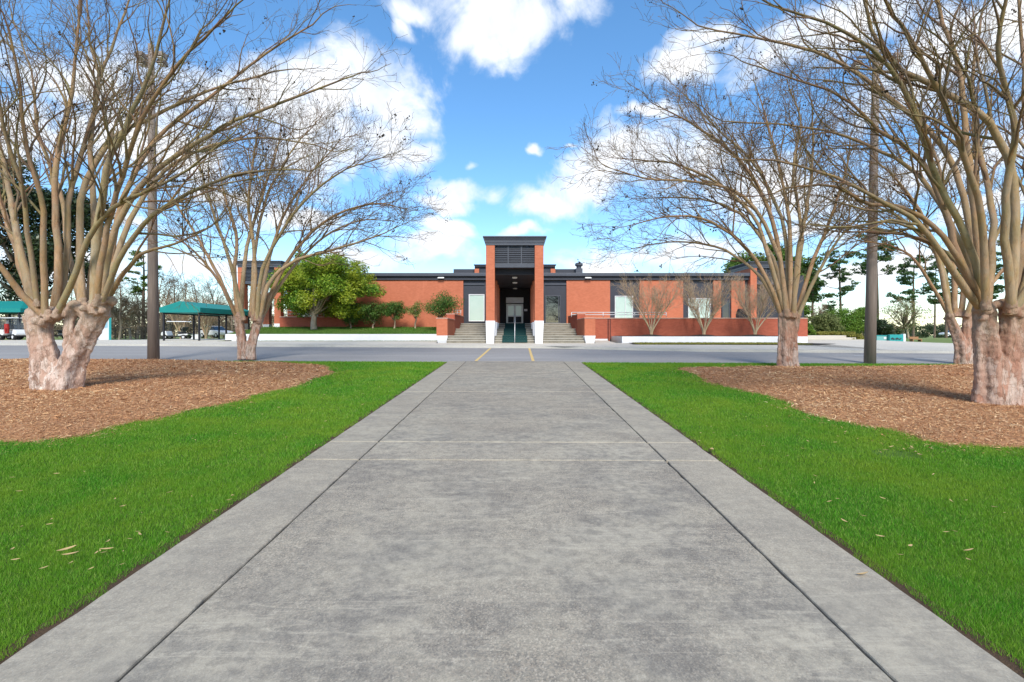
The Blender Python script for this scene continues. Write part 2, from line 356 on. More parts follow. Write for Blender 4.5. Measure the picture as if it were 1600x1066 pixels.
# path: real slabs with gaps between, soil in the joints
XL, XJL, XJR, XR = -2.98, -2.19, 2.08, 2.82
pm = MB(); joints = [-7.0, -1.2, 2.05, 6.67, 7.62, 12.7, 16.9, 21.25]
g2 = .007
for a, b in zip(joints, joints[1:]):
    for (x0, x1) in ((XL, XJL), (XJL, XJR), (XJR, XR)):
        l0, l1, y0, y1 = x0+(g2 if x0 != XL else 0), x1-(g2 if x1 != XR else 0), a+.011, b-.011
        ring = []
        cs = [(l0, y0-.012*l0), (l1, y0-.012*l1), (l1, y1-.012*l1), (l0, y1-.012*l0)]
        mid = ((l0+l1)/2, (y0+y1)/2)
        for q in range(4):
            (ax_, ay_), (bx_, by_) = cs[q], cs[(q+1) % 4]; n_ = max(2, int(math.hypot(bx_-ax_, by_-ay_)/.16))
            for k in range(n_):
                t = k/n_; e = abs(random.gauss(0, .0045))+(.012 if random.random() < .03 else 0)
                px_, py_ = ax_+(bx_-ax_)*t, ay_+(by_-ay_)*t
                if q in (1, 3): px_ += e*(1 if px_ < mid[0] else -1)
                else: py_ += e*(1 if py_ < mid[1] else -1)
                ring.append((px_, py_))
        j = random.uniform(-.002, .002); n_ = len(ring)
        pm.add([(x, y, y/30-.12) for x, y in ring]+[(x, y, y/30+j) for x, y in ring], [tuple(range(n_))[::-1], tuple(range(n_, 2*n_))]+[(k, (k+1) % n_, n_+(k+1) % n_, n_+k) for k in range(n_)])
path = pm.build('path', M['path'], bevel=.014); tag(path, kind='structure')
sheet('path_bed', [[(XL-.16, -7), (XR+.16, -7), (XR+.16, 21.2), (XL-.16, 21.2)]], M['edge_soil'], -.038)
# crossing marks
def stripe(name, pts, w, mat, label, cat='road marking', group=None, off=-.022):
    (x0, y0), (x1, y1) = pts; d = Vector((x1-x0, y1-y0)).normalized(); n = Vector((-d.y, d.x))*w/2
    return tag(sheet(name, [[(x0+n.x, y0+n.y), (x1+n.x, y1+n.y), (x1-n.x, y1-n.y), (x0-n.x, y0-n.y)]], mat, off, None), kind='structure')
stripe('road_marking', [(-1.80, 21.6), (-1.60, 30.2)], .13, M['paint_yellow'], '')
stripe('road_marking', [(.78, 21.6), (.84, 30.2)], .13, M['paint_yellow'], '')
stripe('road_marking', [(X(1428, 23.0), 23.0), (X(1480, 22.4), 22.4)], .16, M['paint_white'], '')
stripe('road_marking', [(X(1335, 24.6), 24.6), (X(1372, 24.3), 24.3)], .12, M['paint_white'], '')
# pavement with a kerb
kb = MB(); xs = [-90, -60, -31, -20, -8, 0, 3, 6.5, 10.7, 15, 20, 30, 45, 90]
for a, b in zip(xs, xs[1:]):
    ya, yb = kerb_y(a), kerb_y(b)
    kb.hexa([(a, ya, G(ya)-.1), (b, yb, G(yb)-.1), (b, yb+.18, G(yb)-.1), (a, ya+.18, G(ya)-.1)],
            [(a, ya+.015, G(ya)+.125), (b, yb+.015, G(yb)+.125), (b, yb+.18, G(yb)+.125), (a, ya+.18, G(ya)+.125)])
tag(kb.build('kerb', M['kerb']), kind='structure')
fr = lambda x: kerb_y(x)+.18
back = lambda x: 36.0 if x < -22.5 else (34.5 if x < -5.5 else (33.6 if x < 13 else 37.4))
pvs = [-90, -45, -31, -22.5, -5.6, 0, 5.6, 7.0, 10.7, 20.7]
polys = []
for a, b in zip(pvs, pvs[1:]):
    bk = {-90: 39, -45: 39, -31: 45, -22.5: 36, -5.6: 33.4, 0: 33.4, 5.6: 36.9}.get(a, 33.55)
    if a >= 7: polys.append([(a, fr(a)), (b, fr(b)), (b, 33.55), (a, 33.55)])
    else: polys.append([(a, fr(a)), (b, fr(b)), (b, bk), (a, bk)])
polys.append([(20.7, fr(20.7)), (45, fr(45)), (60, fr(60)), (40, 28.5), (33, 30.0), (29.5, 34.0), (28, 37.4), (14, 37.4)][:8])
sheet('pavement', polys, M['drive'], .12, cut=[37.5])
# ------------------------------------------------------------------ lawns, mulch beds
BED_L = [(-8.35, 7.77), (-7.5, 7.95), (-7.3, 9.0), (-6.95, 10.3), (-6.6, 12.2), (-6.4, 14.7), (-6.65, 17.4), (-7.8, 19.5), (-10, 20.7), (-12.8, 21.2),
         (-15.5, 21.9), (-19, 22.1), (-24, 22.2), (-30, 21.5), (-33, 18), (-32, 12), (-26, 8.6), (-18, 7.6), (-12, 7.5)]
BED_R = [(6.2, 18.2), (5.95, 15.3), (6.2, 13.3), (6.2, 11.0), (6.25, 9.45), (6.6, 8.3), (7.1, 7.65), (7.8, 7.25), (10, 6.9), (14, 6.8), (20, 7.4), (25, 10), (27, 14),
         (25, 18.3), (20, 19.6), (16.5, 19.6), (12.3, 18.9), (8.7, 19.05), (7.0, 18.8)]
def smooth_loop(p, k=6):
    out = []; n = len(p)
    for i in range(n):
        a, b, c, d = [np.array(p[(i+j-1) % n], float) for j in range(4)]
        for t in np.linspace(0, 1, k, endpoint=False):
            out.append(.5*((2*b)+(-a+c)*t+(2*a-5*b+4*c-d)*t*t+(-a+3*b-3*c+d)*t**3))
    return np.array(out)
def wobble(p, a=.17):
    n = len(p); t = np.arange(n)*2*math.pi/n; s = np.zeros(n)
    for k in (9, 17, 29, 41, 53): s += RNG.normal()*np.sin(k*t+RNG.uniform(0, 6.3))*a/ (1+k/20)
    c = p.mean(0); d = p-c; d /= np.linalg.norm(d, axis=1)[:, None]
    return p+d*s[:, None]
LOOPS = [wobble(smooth_loop(BED_L)), wobble(smooth_loop(BED_R))]
def inside(pts, loop):
    x, y = pts[:, 0], pts[:, 1]; r = np.zeros(len(pts), bool); n = len(loop)
    for i in range(n):
        x0, y0 = loop[i]; x1, y1 = loop[(i+1) % n]
        c = ((y0 > y) != (y1 > y)) & (x < (x1-x0)*(y-y0)/(y1-y0+1e-12)+x0); r ^= c
    return r
def loop_dist(pts, loop):
    d = np.full(len(pts), 1e9)
    for i in range(len(loop)):
        a, b = loop[i], loop[(i+1) % len(loop)]; ab = b-a
        t = np.clip(((pts-a)@ab)/(ab@ab+1e-9), 0, 1); d = np.minimum(d, np.linalg.norm(pts-(a+t[:, None]*ab), axis=1))
    return d
def mound(d): return .175*(1-np.exp(-d/.8))-.05
Gv = np.vectorize(G)
bed_objs = []
for li, loop in enumerate(LOOPS):
    c = loop.mean(0); n = len(loop); rings = [0, .15, .3, .45, .6, .7, .8, .87, .93, .97, 1.0]
    pts = np.concatenate([c+(loop-c)*s for s in rings]); d = loop_dist(pts, loop)
    d[-n:] = 0
    lump = .022*np.sin(pts[:, 0]*2.1+pts[:, 1]*1.3)*np.sin(pts[:, 1]*2.7)
    z = Gv(pts[:, 1])+mound(d)+lump*np.clip(d, 0, 1)
    vs = np.column_stack([pts, z]); fs = []
    for j in range(len(rings)-1):
        for i in range(n): fs.append((j*n+i, j*n+(i+1) % n, (j+1)*n+(i+1) % n, (j+1)*n+i))
    mb = MB(); mb.add(vs.tolist(), [f[::-1] for f in fs])
    o = mb.build('mulch_bed', M['mulch_base'], smooth=True); tag(o, kind='structure')
def chips(loop, n_near, n_far, seed):
    r = np.random.default_rng(seed); lo, hi = loop.min(0), loop.max(0); out = []
    for (y0, y1, dens) in ((lo[1]-.3, 10.5, n_near), (10.5, 15, n_near*.55), (15, hi[1]+.3, n_far)):
        xa, xb = (max(lo[0], -19 if y0 < 14 else -27), hi[0]+.3) if hi[0] < 0 else (lo[0]-.3, min(hi[0], 19 if y0 < 14 else 24))
        k = int((xb-xa)*(y1-y0)*dens); p = np.column_stack([r.uniform(xa, xb, k), r.uniform(y0, y1, k)])
        ins = inside(p, loop); d = loop_dist(p, loop)
        keep = (ins & ((d > .12) | (r.random(k) < .75))) | ((~ins) & (r.random(k) < .40*np.exp(-d/.22)))
        s = np.where(ins, d, 0)[keep]; p = p[keep]; k = len(p)
        big = 1+.35*(y0 > 10)+.5*(y0 > 14)
        ln = r.gamma(2.2, .018, k)*big+.012; wd = r.uniform(.003, .011, k)*big
        leafy = r.random(k) < .12; wd[leafy] *= 2.2
        a = r.uniform(0, 2*math.pi, k); tilt = r.normal(0, .28, k); roll = r.normal(0, .4, k)
        u = np.column_stack([np.cos(a)*np.cos(tilt), np.sin(a)*np.cos(tilt), np.sin(tilt)])
        w = np.column_stack([-np.sin(a)*np.cos(roll), np.cos(a)*np.cos(roll), np.sin(roll)])
        lump = .022*np.sin(p[:, 0]*2.1+p[:, 1]*1.3)*np.sin(p[:, 1]*2.7)*np.clip(s, 0, 1)
        z = Gv(p[:, 1])+mound(s)+lump+r.uniform(.004, .035, k)
        q = np.column_stack([p, z]); U = u*ln[:, None]/2; W = w*wd[:, None]/2
        out.append(np.stack([q-U-W, q+U-W*.6, q+U*1.05+W*.6, q-U+W], 1).reshape(-1, 3))
    return np.concatenate(out)
for li, loop in enumerate(LOOPS):
    tag(np_mesh('mulch', chips(loop, 1500, 420, 20+li), 4, M['chip']), ['orange brown pine straw and bark mulch under the left trees', 'orange brown pine straw and bark mulch under the right trees'][li], 'mulch', kind='stuff')
sheet('lawn', [[(-70, -8), (XL-.085, -8), (XL-.085, near_edge(-3)-.06), (-70, near_edge(-70))]], M['lawn_soil'], -.045)
sheet('lawn', [[(XR+.085, -8), (70, -8), (70, near_edge(70)), (XR+.085, near_edge(3)-.06)]], M['lawn_soil'], -.045)
def blades(p, z0, h, w, r):
    k = len(p); a = r.uniform(0, 2*math.pi, k); lean = r.uniform(.1, .75, k); la = r.uniform(0, 2*math.pi, k)
    hh = h*r.uniform(.55, 1.15, k)
    b = np.column_stack([p, z0]); W = np.column_stack([np.cos(a), np.sin(a), np.zeros(k)])*(w/2)
    tip = b+np.column_stack([np.cos(la)*lean*hh, np.sin(la)*lean*hh, hh])
    return np.stack([b-W, b+W, tip], 1).reshape(-1, 3)
def lawn_blades(side, seed):
    r = np.random.default_rng(seed); out = []; loop = LOOPS[0 if side < 0 else 1]
    for (y0, y1, dens, h, w) in ((1.6, 4.2, 13000, .030, .0038), (4.2, 6.5, 8000, .031, .0055), (6.5, 9.5, 4200, .034, .008), (9.5, 14, 2000, .038, .013), (14, 23, 900, .042, .022)):
        xe = XL if side < 0 else XR; far = y1*1.13+1.5
        wx = far-abs(xe); k = int(wx*(y1-y0)*dens)
        x = r.uniform(abs(xe)+.0, far, k)*side; p = np.column_stack([x, r.uniform(y0, y1, k)])
        d = loop_dist(p, loop); ins = inside(p, loop)
        edge = np.abs(p[:, 0])-abs(xe)
        rag = .075+.035*np.sin(p[:, 1]*9+side)+.02*np.sin(p[:, 1]*23)
        bare = np.hypot((p[:, 0]-X(1405, 7.05)), (p[:, 1]-7.1)*1.3) < .32 if side > 0 else np.zeros(k, bool)
        keep = (((~ins) & (r.random(k) > .45*np.exp(-d/.12))) | (r.random(k) < .6*np.exp(-d/.16))) & (edge > rag*.8) & (p[:, 1] < near_edge(p[:, 0])-.12) & ~(bare & (r.random(k) < .8))
        p = p[keep]; clump = .75+.35*np.sin(p[:, 0]*3.1+1.3*np.sin(p[:, 1]*2.3))*np.sin(p[:, 1]*3.7+np.sin(p[:, 0]*1.9))
        out.append(blades(p, Gv(p[:, 1])-.045, h*(1.0+.35*clump), w, r))
    return np.concatenate(out)
tag(np_mesh('grass', lawn_blades(-1, 31), 3, M['grass']), 'mown bright green lawn grass left of the concrete path', 'grass', kind='stuff')
tag(np_mesh('grass', lawn_blades(1, 32), 3, M['grass']), 'mown bright green lawn grass right of the concrete path', 'grass', kind='stuff')
# fallen leaves
def leaf_mesh(name, ln, wd, curl):
    mb = MB(); n = 7; vs = []; fs = []
    for i in range(n):
        t = i/(n-1); w = wd*math.sin(math.pi*min(1, t*.92+.04))**.8
        x = (t-.5)*ln; z = curl*4*(t-.5)**2
        vs += [(x, -w/2, z+abs(w)*.25), (x, 0, z), (x, w/2, z+abs(w)*.25)]
    for i in range(n-1):
        fs += [(i*3, i*3+1, i*3+4, i*3+3), (i*3+1, i*3+2, i*3+5, i*3+4)]
    mb.add(vs, fs)
    return mb
def place_leaf(src, px, py, rz, s, label, group=None, lift=.02):
    y = Yg(py); o = src.copy(); COL.objects.link(o); o.location = (X(px, y), y, G(y)+lift)
    o.rotation_euler = (random.uniform(-.25, .25), random.uniform(-.2, .2), rz); o.scale = (s, s, s)
    return tag(o, label, 'fallen leaf', group)
leaf_src = leaf_mesh('fallen_leaf', .12, .032, .012).build('fallen_leaf', M['fallen'], smooth=True)
y = Yg(872); leaf_src.location = (X(110, y), y, G(y)+.03); leaf_src.rotation_euler = (0, -.1, .25); tag(leaf_src, 'long tan curled leaf pair lying on the left lawn near the path, larger one', 'fallen leaf')
place_leaf(leaf_src, 104, 866, .95, 1.05, 'slim pale leaf standing up beside the curled tan leaf on left lawn', lift=.04)
place_leaf(leaf_src, 166, 862, .5, .8, 'tan leaf on the left lawn, right of the slim pale leaf')
place_leaf(leaf_src, 1112, 706, 1.1, 1.7, 'big brown curled leaf at the right edge of the path', lift=.03)
place_leaf(leaf_src, 1348, 900, .2, .9, 'small orange leaf lying on the concrete by the right path joint', lift=.012)
place_leaf(leaf_src, 1422, 857, .6, .75, 'orange leaf on right lawn nearest the path edge')
place_leaf(leaf_src, 1514, 864, .1, .8, 'pale leaf on right lawn, rightmost near the frame edge')
for (a, b, n, side) in ((605, 700, 95, -1), (700, 900, 34, -1), (590, 700, 110, 1), (700, 880, 24, 1)):
    for i in range(n):
        py = random.uniform(a, b); yy = Yg(py)
        px = random.uniform(-10, CX+F*XL/yy-8) if side < 0 else random.uniform(CX+F*XR/yy+8, 1610)
        pt = np.array([[X(px, yy), yy]])
        if inside(pt, LOOPS[0 if side < 0 else 1])[0]: continue
        place_leaf(leaf_src, px, py, random.uniform(0, 6.28), random.uniform(.28, .6), 'small tan leaf fallen on the '+('left' if side < 0 else 'right')+' lawn', 'tan leaves scattered over the '+('left' if side < 0 else 'right')+' lawn')
for i in range(9):
    place_leaf(leaf_src, random.uniform(1375, 1440), random.uniform(697, 712), random.uniform(0, 6), random.uniform(.6, 1.1), 'tan leaf on the small bare patch of the right lawn', 'leaves on the bare lawn patch', .0)
# ------------------------------------------------------------------ branching trees
class Twigs:
    """collects poly-lines of equal length and turns each batch into tubes at once"""
    def __init__(s): s.b = {}
    def add(s, pts, rs, n): s.b.setdefault((len(pts), n), []).append((pts, rs))
    def arrays(s):
        V, Fc, A = [], [], []; base = 0
        for (k, n), items in s.b.items():
            p = np.array([i[0] for i in items], float); r = np.array([i[1] for i in items], float)
            t = np.empty_like(p); t[:, 1:-1] = p[:, 2:]-p[:, :-2]; t[:, 0] = p[:, 1]-p[:, 0]; t[:, -1] = p[:, -1]-p[:, -2]
            t /= np.linalg.norm(t, axis=2, keepdims=True)+1e-9
            ref = np.where(np.abs(t[:, :1, 2:3]) > .9, np.array([1., 0, 0]), np.array([0, 0, 1.])); ref = np.broadcast_to(ref, t.shape)
            u = np.cross(t, ref); u /= np.linalg.norm(u, axis=2, keepdims=True)+1e-9; w = np.cross(t, u)
            a = np.arange(n)*2*math.pi/n
            ring = p[:, :, None]+(u[:, :, None]*np.cos(a)[:, None]+w[:, :, None]*np.sin(a)[:, None])*r[:, :, None, None]
            m = len(items); V.append(ring.reshape(-1, 3)); A.append(np.repeat(r.reshape(-1), n))
            idx = base+np.arange(m*k*n).reshape(m, k, n)
            q = np.stack([idx[:, :-1], np.roll(idx, -1, 2)[:, :-1], np.roll(idx, -1, 2)[:, 1:], idx[:, 1:]], -1)
            Fc.append(q.reshape(-1, 4)); base += m*k*n
        return np.concatenate(V), np.concatenate(Fc), np.concatenate(A)
    def build(s, name, mat, parent=None):
        if not s.b: return None
        v, f, a = s.arrays(); return np_mesh(name, v, 4, mat, parent, a, True, f)
def catmull(pts, k):
    pts = [np.array(p, float) for p in pts]; pts = [2*pts[0]-pts[1]]+pts+[2*pts[-1]-pts[-2]]
    seg = len(pts)-3; out = []
    for s in np.linspace(0, seg-1e-6, k):
        i = int(s); t = s-i; a, b, c, d = pts[i:i+4]
        out.append(.5*((2*b)+(-a+c)*t+(2*a-5*b+4*c-d)*t*t+(-a+3*b-3*c+d)*t**3))
    return np.array(out)
def rot_about(v, ax, a):
    return v*math.cos(a)+np.cross(ax, v)*math.sin(a)+ax*(ax@v)*(1-math.cos(a))
def unit(v): return v/(np.linalg.norm(v)+1e-9)
def sprout(tw, pods, rnd, p, d, ln, r, level, cfg):
    """one branch and, by recursion, all it carries"""
    k = cfg['npts'][level]; pts = [p]; st = ln/(k-1); up = cfg['up'][level]
    for i in range(k-1):
        d = unit(d+np.array([rnd.gauss(0, 1), rnd.gauss(0, 1), rnd.gauss(0, 1)])*cfg['wig'][level]+np.array([0, 0, up]))
        p = p+d*st; pts.append(p)
    rs = [max(cfg['rmin'], r*(1-.72*i/(k-1))) for i in range(k)]
    tw.add(pts, rs, cfg['sides'][level])
    if level+1 >= len(cfg['npts']):
        if pods is not None and rnd.random() < cfg['pod']: pods.append(p)
        return
    n = cfg['kids'][level]; n = int(n*ln/cfg['len'][level]+rnd.random())
    for j in range(n):
        t = cfg['t0']+(1-cfg['t0'])*((j+rnd.random())/max(1, n)); f = t*(k-1); i = min(int(f), k-2)
        q = pts[i]+(pts[i+1]-pts[i])*(f-i); td = unit(pts[i+1]-pts[i])
        ax = unit(np.cross(td, np.array([rnd.gauss(0, 1), rnd.gauss(0, 1), rnd.gauss(0, 1)])))
        nd = rot_about(td, ax, R(rnd.uniform(*cfg['ang'])))
        l2 = cfg['len'][level+1]*rnd.uniform(.55, 1.25)*(1.1-.4*t)
        sprout(tw, pods, rnd, q, nd, l2, max(cfg['rmin'], rs[i]*rnd.uniform(.5, .7)), level+1, cfg)
CFG = dict(npts=[8, 6, 5, 4], sides=[6, 4, 3, 3], len=[3.0, 1.4, .68, .36], kids=[5.5, 4, 2.7, 0], up=[.05, .05, .05, .04],
           wig=[.16, .17, .19, .2], ang=(18, 52), rmin=.0037, t0=.22, pod=.022)
def limb(tw, pods, rnd, ctrl, r0, r1, cfg, kids, t_from=.3, k=18):
    pts = catmull(ctrl, k); seg = np.linalg.norm(np.diff(pts, axis=0), axis=1); ln = seg.sum()
    for i in range(2, k): pts[i] += np.array([rnd.gauss(0, 1), rnd.gauss(0, 1), rnd.gauss(0, 1)])*.012*ln/k*2
    rs = [r0+(r1-r0)*(i/(k-1)) for i in range(k)]
    tw.add(list(pts), rs, 10 if r0 > .06 else 7)
    n = int(kids*ln)
    for j in range(n):
        t = t_from+(1-t_from)*((j+rnd.random())/n); f = t*(k-1); i = min(int(f), k-2)
        q = pts[i]+(pts[i+1]-pts[i])*(f-i); td = unit(pts[i+1]-pts[i])
        ax = unit(np.cross(td, np.array([rnd.gauss(0, 1), rnd.gauss(0, 1), rnd.gauss(0, 1)])))
        nd = rot_about(td, ax, R(rnd.uniform(14, 38)))
        l = cfg['len'][0]*rnd.uniform(.6, 1.2)*(1.12-.62*t)
        sprout(tw, pods, rnd, q, nd, l, max(.011, min(rs[i]*.58, .032)), 0, cfg)
    sprout(tw, pods, rnd, pts[-1], unit(pts[-1]-pts[-2]), cfg['len'][0]*.5, r1, 0, cfg)
    return pts
def pod_mesh(pods, size, rnd):
    vs = []; fs = []
    for p in pods:
        for q in range(rnd.randint(3, 6)):
            c = np.array(p)+np.array([rnd.gauss(0, 1), rnd.gauss(0, 1), rnd.gauss(0, 1)])*size*1.8; s = size*rnd.uniform(.7, 1.3); b = len(vs)
            vs += [c+np.array(o)*s for o in ((1, 0, 0), (-1, 0, 0), (0, 1, 0), (0, -1, 0), (0, 0, 1.2), (0, 0, -1.2))]
            fs += [(b+i, b+j, b+k) for i, j, k in ((0, 2, 4), (2, 1, 4), (1, 3, 4), (3, 0, 4), (2, 0, 5), (1, 2, 5), (3, 1, 5), (0, 3, 5))]
    return np.array(vs), np.array(fs)
def myrtle(label, trunk_parts, limbs, Y, cfg, mat, seed, knobs, auto=0, vox=.025, kid=1.35, group='bare crape myrtles along the path', pod=.03):
    """big pollarded crape myrtle: stout fused trunk, knuckles, limbs that fan out, twigs"""
    rnd = random.Random(seed); base = trunk_parts[0][0][0]
    root = thing('crape_myrtle', label, 'tree', P(base[0], base[1], base[2] if len(base) > 2 else Y), 0, group)
    off = root.location.copy()
    tb = MB()
    def pp(p): 
        return P(p[0], p[1], p[2] if len(p) > 2 else Y)
    for pts, rs in trunk_parts:
        c = catmull([pp(p) for p in pts], 14); rr = np.interp(np.linspace(0, 1, 14), np.linspace(0, 1, len(rs)), rs)
        tb.tube([Vector(q)-off for q in c], list(rr), 40, flute=rnd.uniform(1, 6)); tb.ball(Vector(c[-1])-off, rr[-1]*1.02, 14, 9)
    for (x, y_, dy, r) in knobs:
        q = P(x, y_, Y+dy)-off
        for _ in range(4):
            tb.ball(q+Vector((rnd.gauss(0, r*.5), rnd.gauss(0, r*.5), rnd.gauss(0, r*.3))), r*rnd.uniform(.4, .62), 10, 7)
    tw = Twigs(); pods = []
    for (pts, dy0, dy1, r0, r1) in limbs:
        n = len(pts); ctrl = []
        for i, q in enumerate(pts):
            t = i/(n-1); yy = Y+dy0+(dy1-dy0)*t**1.15
            # a point seen at (px,py) from the photograph's station, set at its own depth
            ctrl.append(np.array(P(q[0], q[1], yy)-off))
        ctrl[0] = ctrl[0]-unit(ctrl[1]-ctrl[0])*.16                  # rooted inside the knuckle
        r0 *= .78 if Y > 11 else .66; r1 *= .8; pl = limb(tw, pods, rnd, ctrl, r0, r1, cfg, kid)
        tb.tube([Vector(pl[0]), Vector(pl[0]*.7+pl[1]*.3), Vector(pl[0]*.3+pl[1]*.7)], [r0*1.35, r0*1.1, r0*.7], 10)
    trunk = tb.build('trunk', mat, root)
    a = trunk.data.attributes.new('girth', 'FLOAT', 'POINT'); a.data.foreach_set('value', [1.0]*len(trunk.data.vertices))
    m = trunk.modifiers.new('remesh', 'REMESH'); m.mode = 'VOXEL'; m.voxel_size = vox; m.use_smooth_shade = True
    m = trunk.modifiers.new('smooth', 'SMOOTH'); m.factor = .5; m.iterations = 4
    for sc_, st in ((.34, .085), (.13, .05)):
        tx = bpy.data.textures.new('bark', 'CLOUDS'); tx.noise_scale = sc_; tx.noise_depth = 3
        m = trunk.modifiers.new('knobbly', 'DISPLACE'); m.texture = tx; m.strength = st*(1 if Y < 15 else .8); m.mid_level = .5
    # the remeshed trunk carries no girth; give it the mature bark directly
    trunk.data.materials.clear(); trunk.data.materials.append(M[mat.name+'_trunk'])
    tw.build('crown', mat, root)
    if pods:
        v, f = pod_mesh(pods, .022 if Y < 15 else .03, rnd)
        o = np_mesh('seed_pod', v, 3, M['pod'], root, faces=f); tag(o, kind='stuff')
    return root
def trunk_bark(src_name, cols):
    m, nt, b = nodes(src_name+'_trunk')
    v = coords(nt, (1, 1, .34)); v2 = coords(nt, (1, 1, .2))
    wn_ = N(nt, 'ShaderNodeTexNoise'); wn_.inputs['Scale'].default_value = 6; wn_.inputs['Detail'].default_value = 6; L(nt, v, wn_.inputs['Vector'])
    wv = N(nt, 'ShaderNodeVectorMath', operation='MULTIPLY_ADD'); L(nt, wn_.outputs['Color'], wv.inputs[0]); wv.inputs[1].default_value = (.22, .22, .22); L(nt, v, wv.inputs[2])
    vo = N(nt, 'ShaderNodeTexVoronoi'); vo.inputs['Scale'].default_value = 9; L(nt, wv.outputs[0], vo.inputs['Vector'])           # plates where the bark has flaked
    sp_ = N(nt, 'ShaderNodeSeparateColor'); L(nt, vo.outputs['Color'], sp_.inputs[0])
    ve = N(nt, 'ShaderNodeTexVoronoi', feature='DISTANCE_TO_EDGE'); ve.inputs['Scale'].default_value = 9; L(nt, wv.outputs[0], ve.inputs['Vector'])
    f = noise(nt, v, 3.2, 9, .66, .5); g = noise(nt, v2, 11, 10, .72, .6); h = noise(nt, coords(nt), 38, 6, .7)
    pl = ramp(nt, sp_.outputs[0], [(.1, cols[1]), (.35, cols[2]), (.6, cols[3]), (.9, cols[4])])
    c = mix(nt, .55, ramp(nt, f, [(.30, cols[0]), (.44, cols[1]), (.52, cols[2]), (.60, cols[3]), (.70, cols[4])]), pl)
    c = mix(nt, ramp(nt, ve.outputs['Distance'], [(.0, .65), (.035, 0)]), c, cols[0])
    fs = ramp(nt, g, [(.52, 0), (.57, .8), (.60, .15), (.68, .9)])
    c = mix(nt, fs, c, cols[5])
    c = mix(nt, ramp(nt, h, [(.52, 0), (.72, .55)]), c, cols[0])
    sx = N(nt, 'ShaderNodeSeparateXYZ'); L(nt, coords(nt), sx.inputs[0])
    hz = N(nt, 'ShaderNodeMapRange'); L(nt, sx.outputs[2], hz.inputs[0]); hz.inputs[1].default_value = 1.1; hz.inputs[2].default_value = 2.6
    up_ = mix(nt, ramp(nt, g, [(.42, 0), (.58, 1)]), cols[6], cols[7]); up_ = mix(nt, mix(nt, .5, fs, ramp(nt, h, [(.5, 0), (.75, .6)])), up_, cols[5])
    c = mix(nt, hz.outputs[0], c, up_)
    L(nt, c, b.inputs['Base Color']); b.inputs['Roughness'].default_value = .85; b.inputs['Specular IOR Level'].default_value = .15
    ad = N(nt, 'ShaderNodeMath', operation='SUBTRACT'); L(nt, h, ad.inputs[0]); L(nt, g, ad.inputs[1])
    a2 = N(nt, 'ShaderNodeMath', operation='ADD'); L(nt, ad.outputs[0], a2.inputs[0]); L(nt, sp_.outputs[0], a2.inputs[1])
    bump(nt, b, a2.outputs[0], .75, .03)
    M[src_name+'_trunk'] = m
trunk_bark('myrtle', [(.28, .13, .085), (.47, .30, .225), (.59, .43, .35), (.67, .54, .46), (.73, .65, .58), (.15, .09, .06), (.38, .25, .17), (.47, .37, .26)])
trunk_bark('myrtle_brown', [(.26, .12, .075), (.42, .22, .15), (.50, .33, .25), (.56, .42, .34), (.58, .48, .41), (.11, .07, .045), (.30, .17, .11), (.38, .27, .17)])
# -- left, nearest
Y1 = 12.5
limbs1 = [
 ([(62, 487), (32, 458), (2, 418), (-45, 360), (-110, 290)], -.2, -1.5, .12, .03),
 ([(54, 482), (38, 420), (22, 345), (12, 290), (-8, 200), (-40, 60)], .1, .9, .14, .03),
 ([(52, 480), (26, 389), (5, 330), (-20, 250), (-70, 140)], .5, 2.6, .13, .03),
 ([(70, 485), (69, 400), (64, 310), (40, 230), (30, 120), (5, 20)], -.3, -1.8, .10, .022),
 ([(58, 470), (45, 380), (34, 290), (10, 215), (-10, 130), (-60, 20)], -.3, -2.4, .08, .02),
 ([(84, 485), (92, 420), (86, 330), (90, 240), (110, 160), (118, 90), (124, -10)], .2, 1.2, .13, .03),
 ([(90, 488), (118, 430), (145, 360), (185, 320), (225, 300), (280, 275), (330, 235)], -.3, -2.2, .10, .022),
 ([(96, 470), (105, 390), (110, 300), (135, 215), (155, 130), (140, 60), (135, -20)], .4, 2.6, .11, .025),
 ([(128, 470), (125, 389), (131, 294), (173, 220), (236, 184), (330, 140), (430, 112)], .2, 1.6, .13, .025),
 ([(148, 480), (150, 380), (158, 320), (170, 255), (200, 190), (235, 110), (260, 20)], -.2, -1.6, .15, .03),
 ([(158, 478), (170, 390), (205, 310), (260, 255), (345, 200), (440, 160), (525, 128)], -.1, -1.2, .12, .024),
 ([(168, 470), (182, 400), (210, 330), (250, 275), (310, 235), (400, 215), (490, 225)], .3, 2.2, .11, .022),
 ([(172, 462), (196, 424), (225, 395), (270, 382), (320, 360)], 0, -1.4, .08, .02),
 ([(140, 470), (148, 350), (142, 240), (150, 150), (180, 60), (215, -40)], .5, 3.0, .12, .025),
 ([(164, 475), (176, 380), (200, 290), (250, 210), (330, 150), (420, 80), (490, 40)], .3, 2.0, .11, .024),
 ([(126, 476), (106, 385), (95, 300), (60, 210), (50, 120), (20, 30)], .6, 3.2, .10, .022),
 ([(150, 470), (165, 370), (190, 280), (225, 180), (290, 90), (360, 20)], -.4, -2.6, .10, .022),
 ([(160, 470), (190, 400), (235, 340), (300, 300), (380, 270), (470, 265)], -.3, -2.4, .09, .02),
]
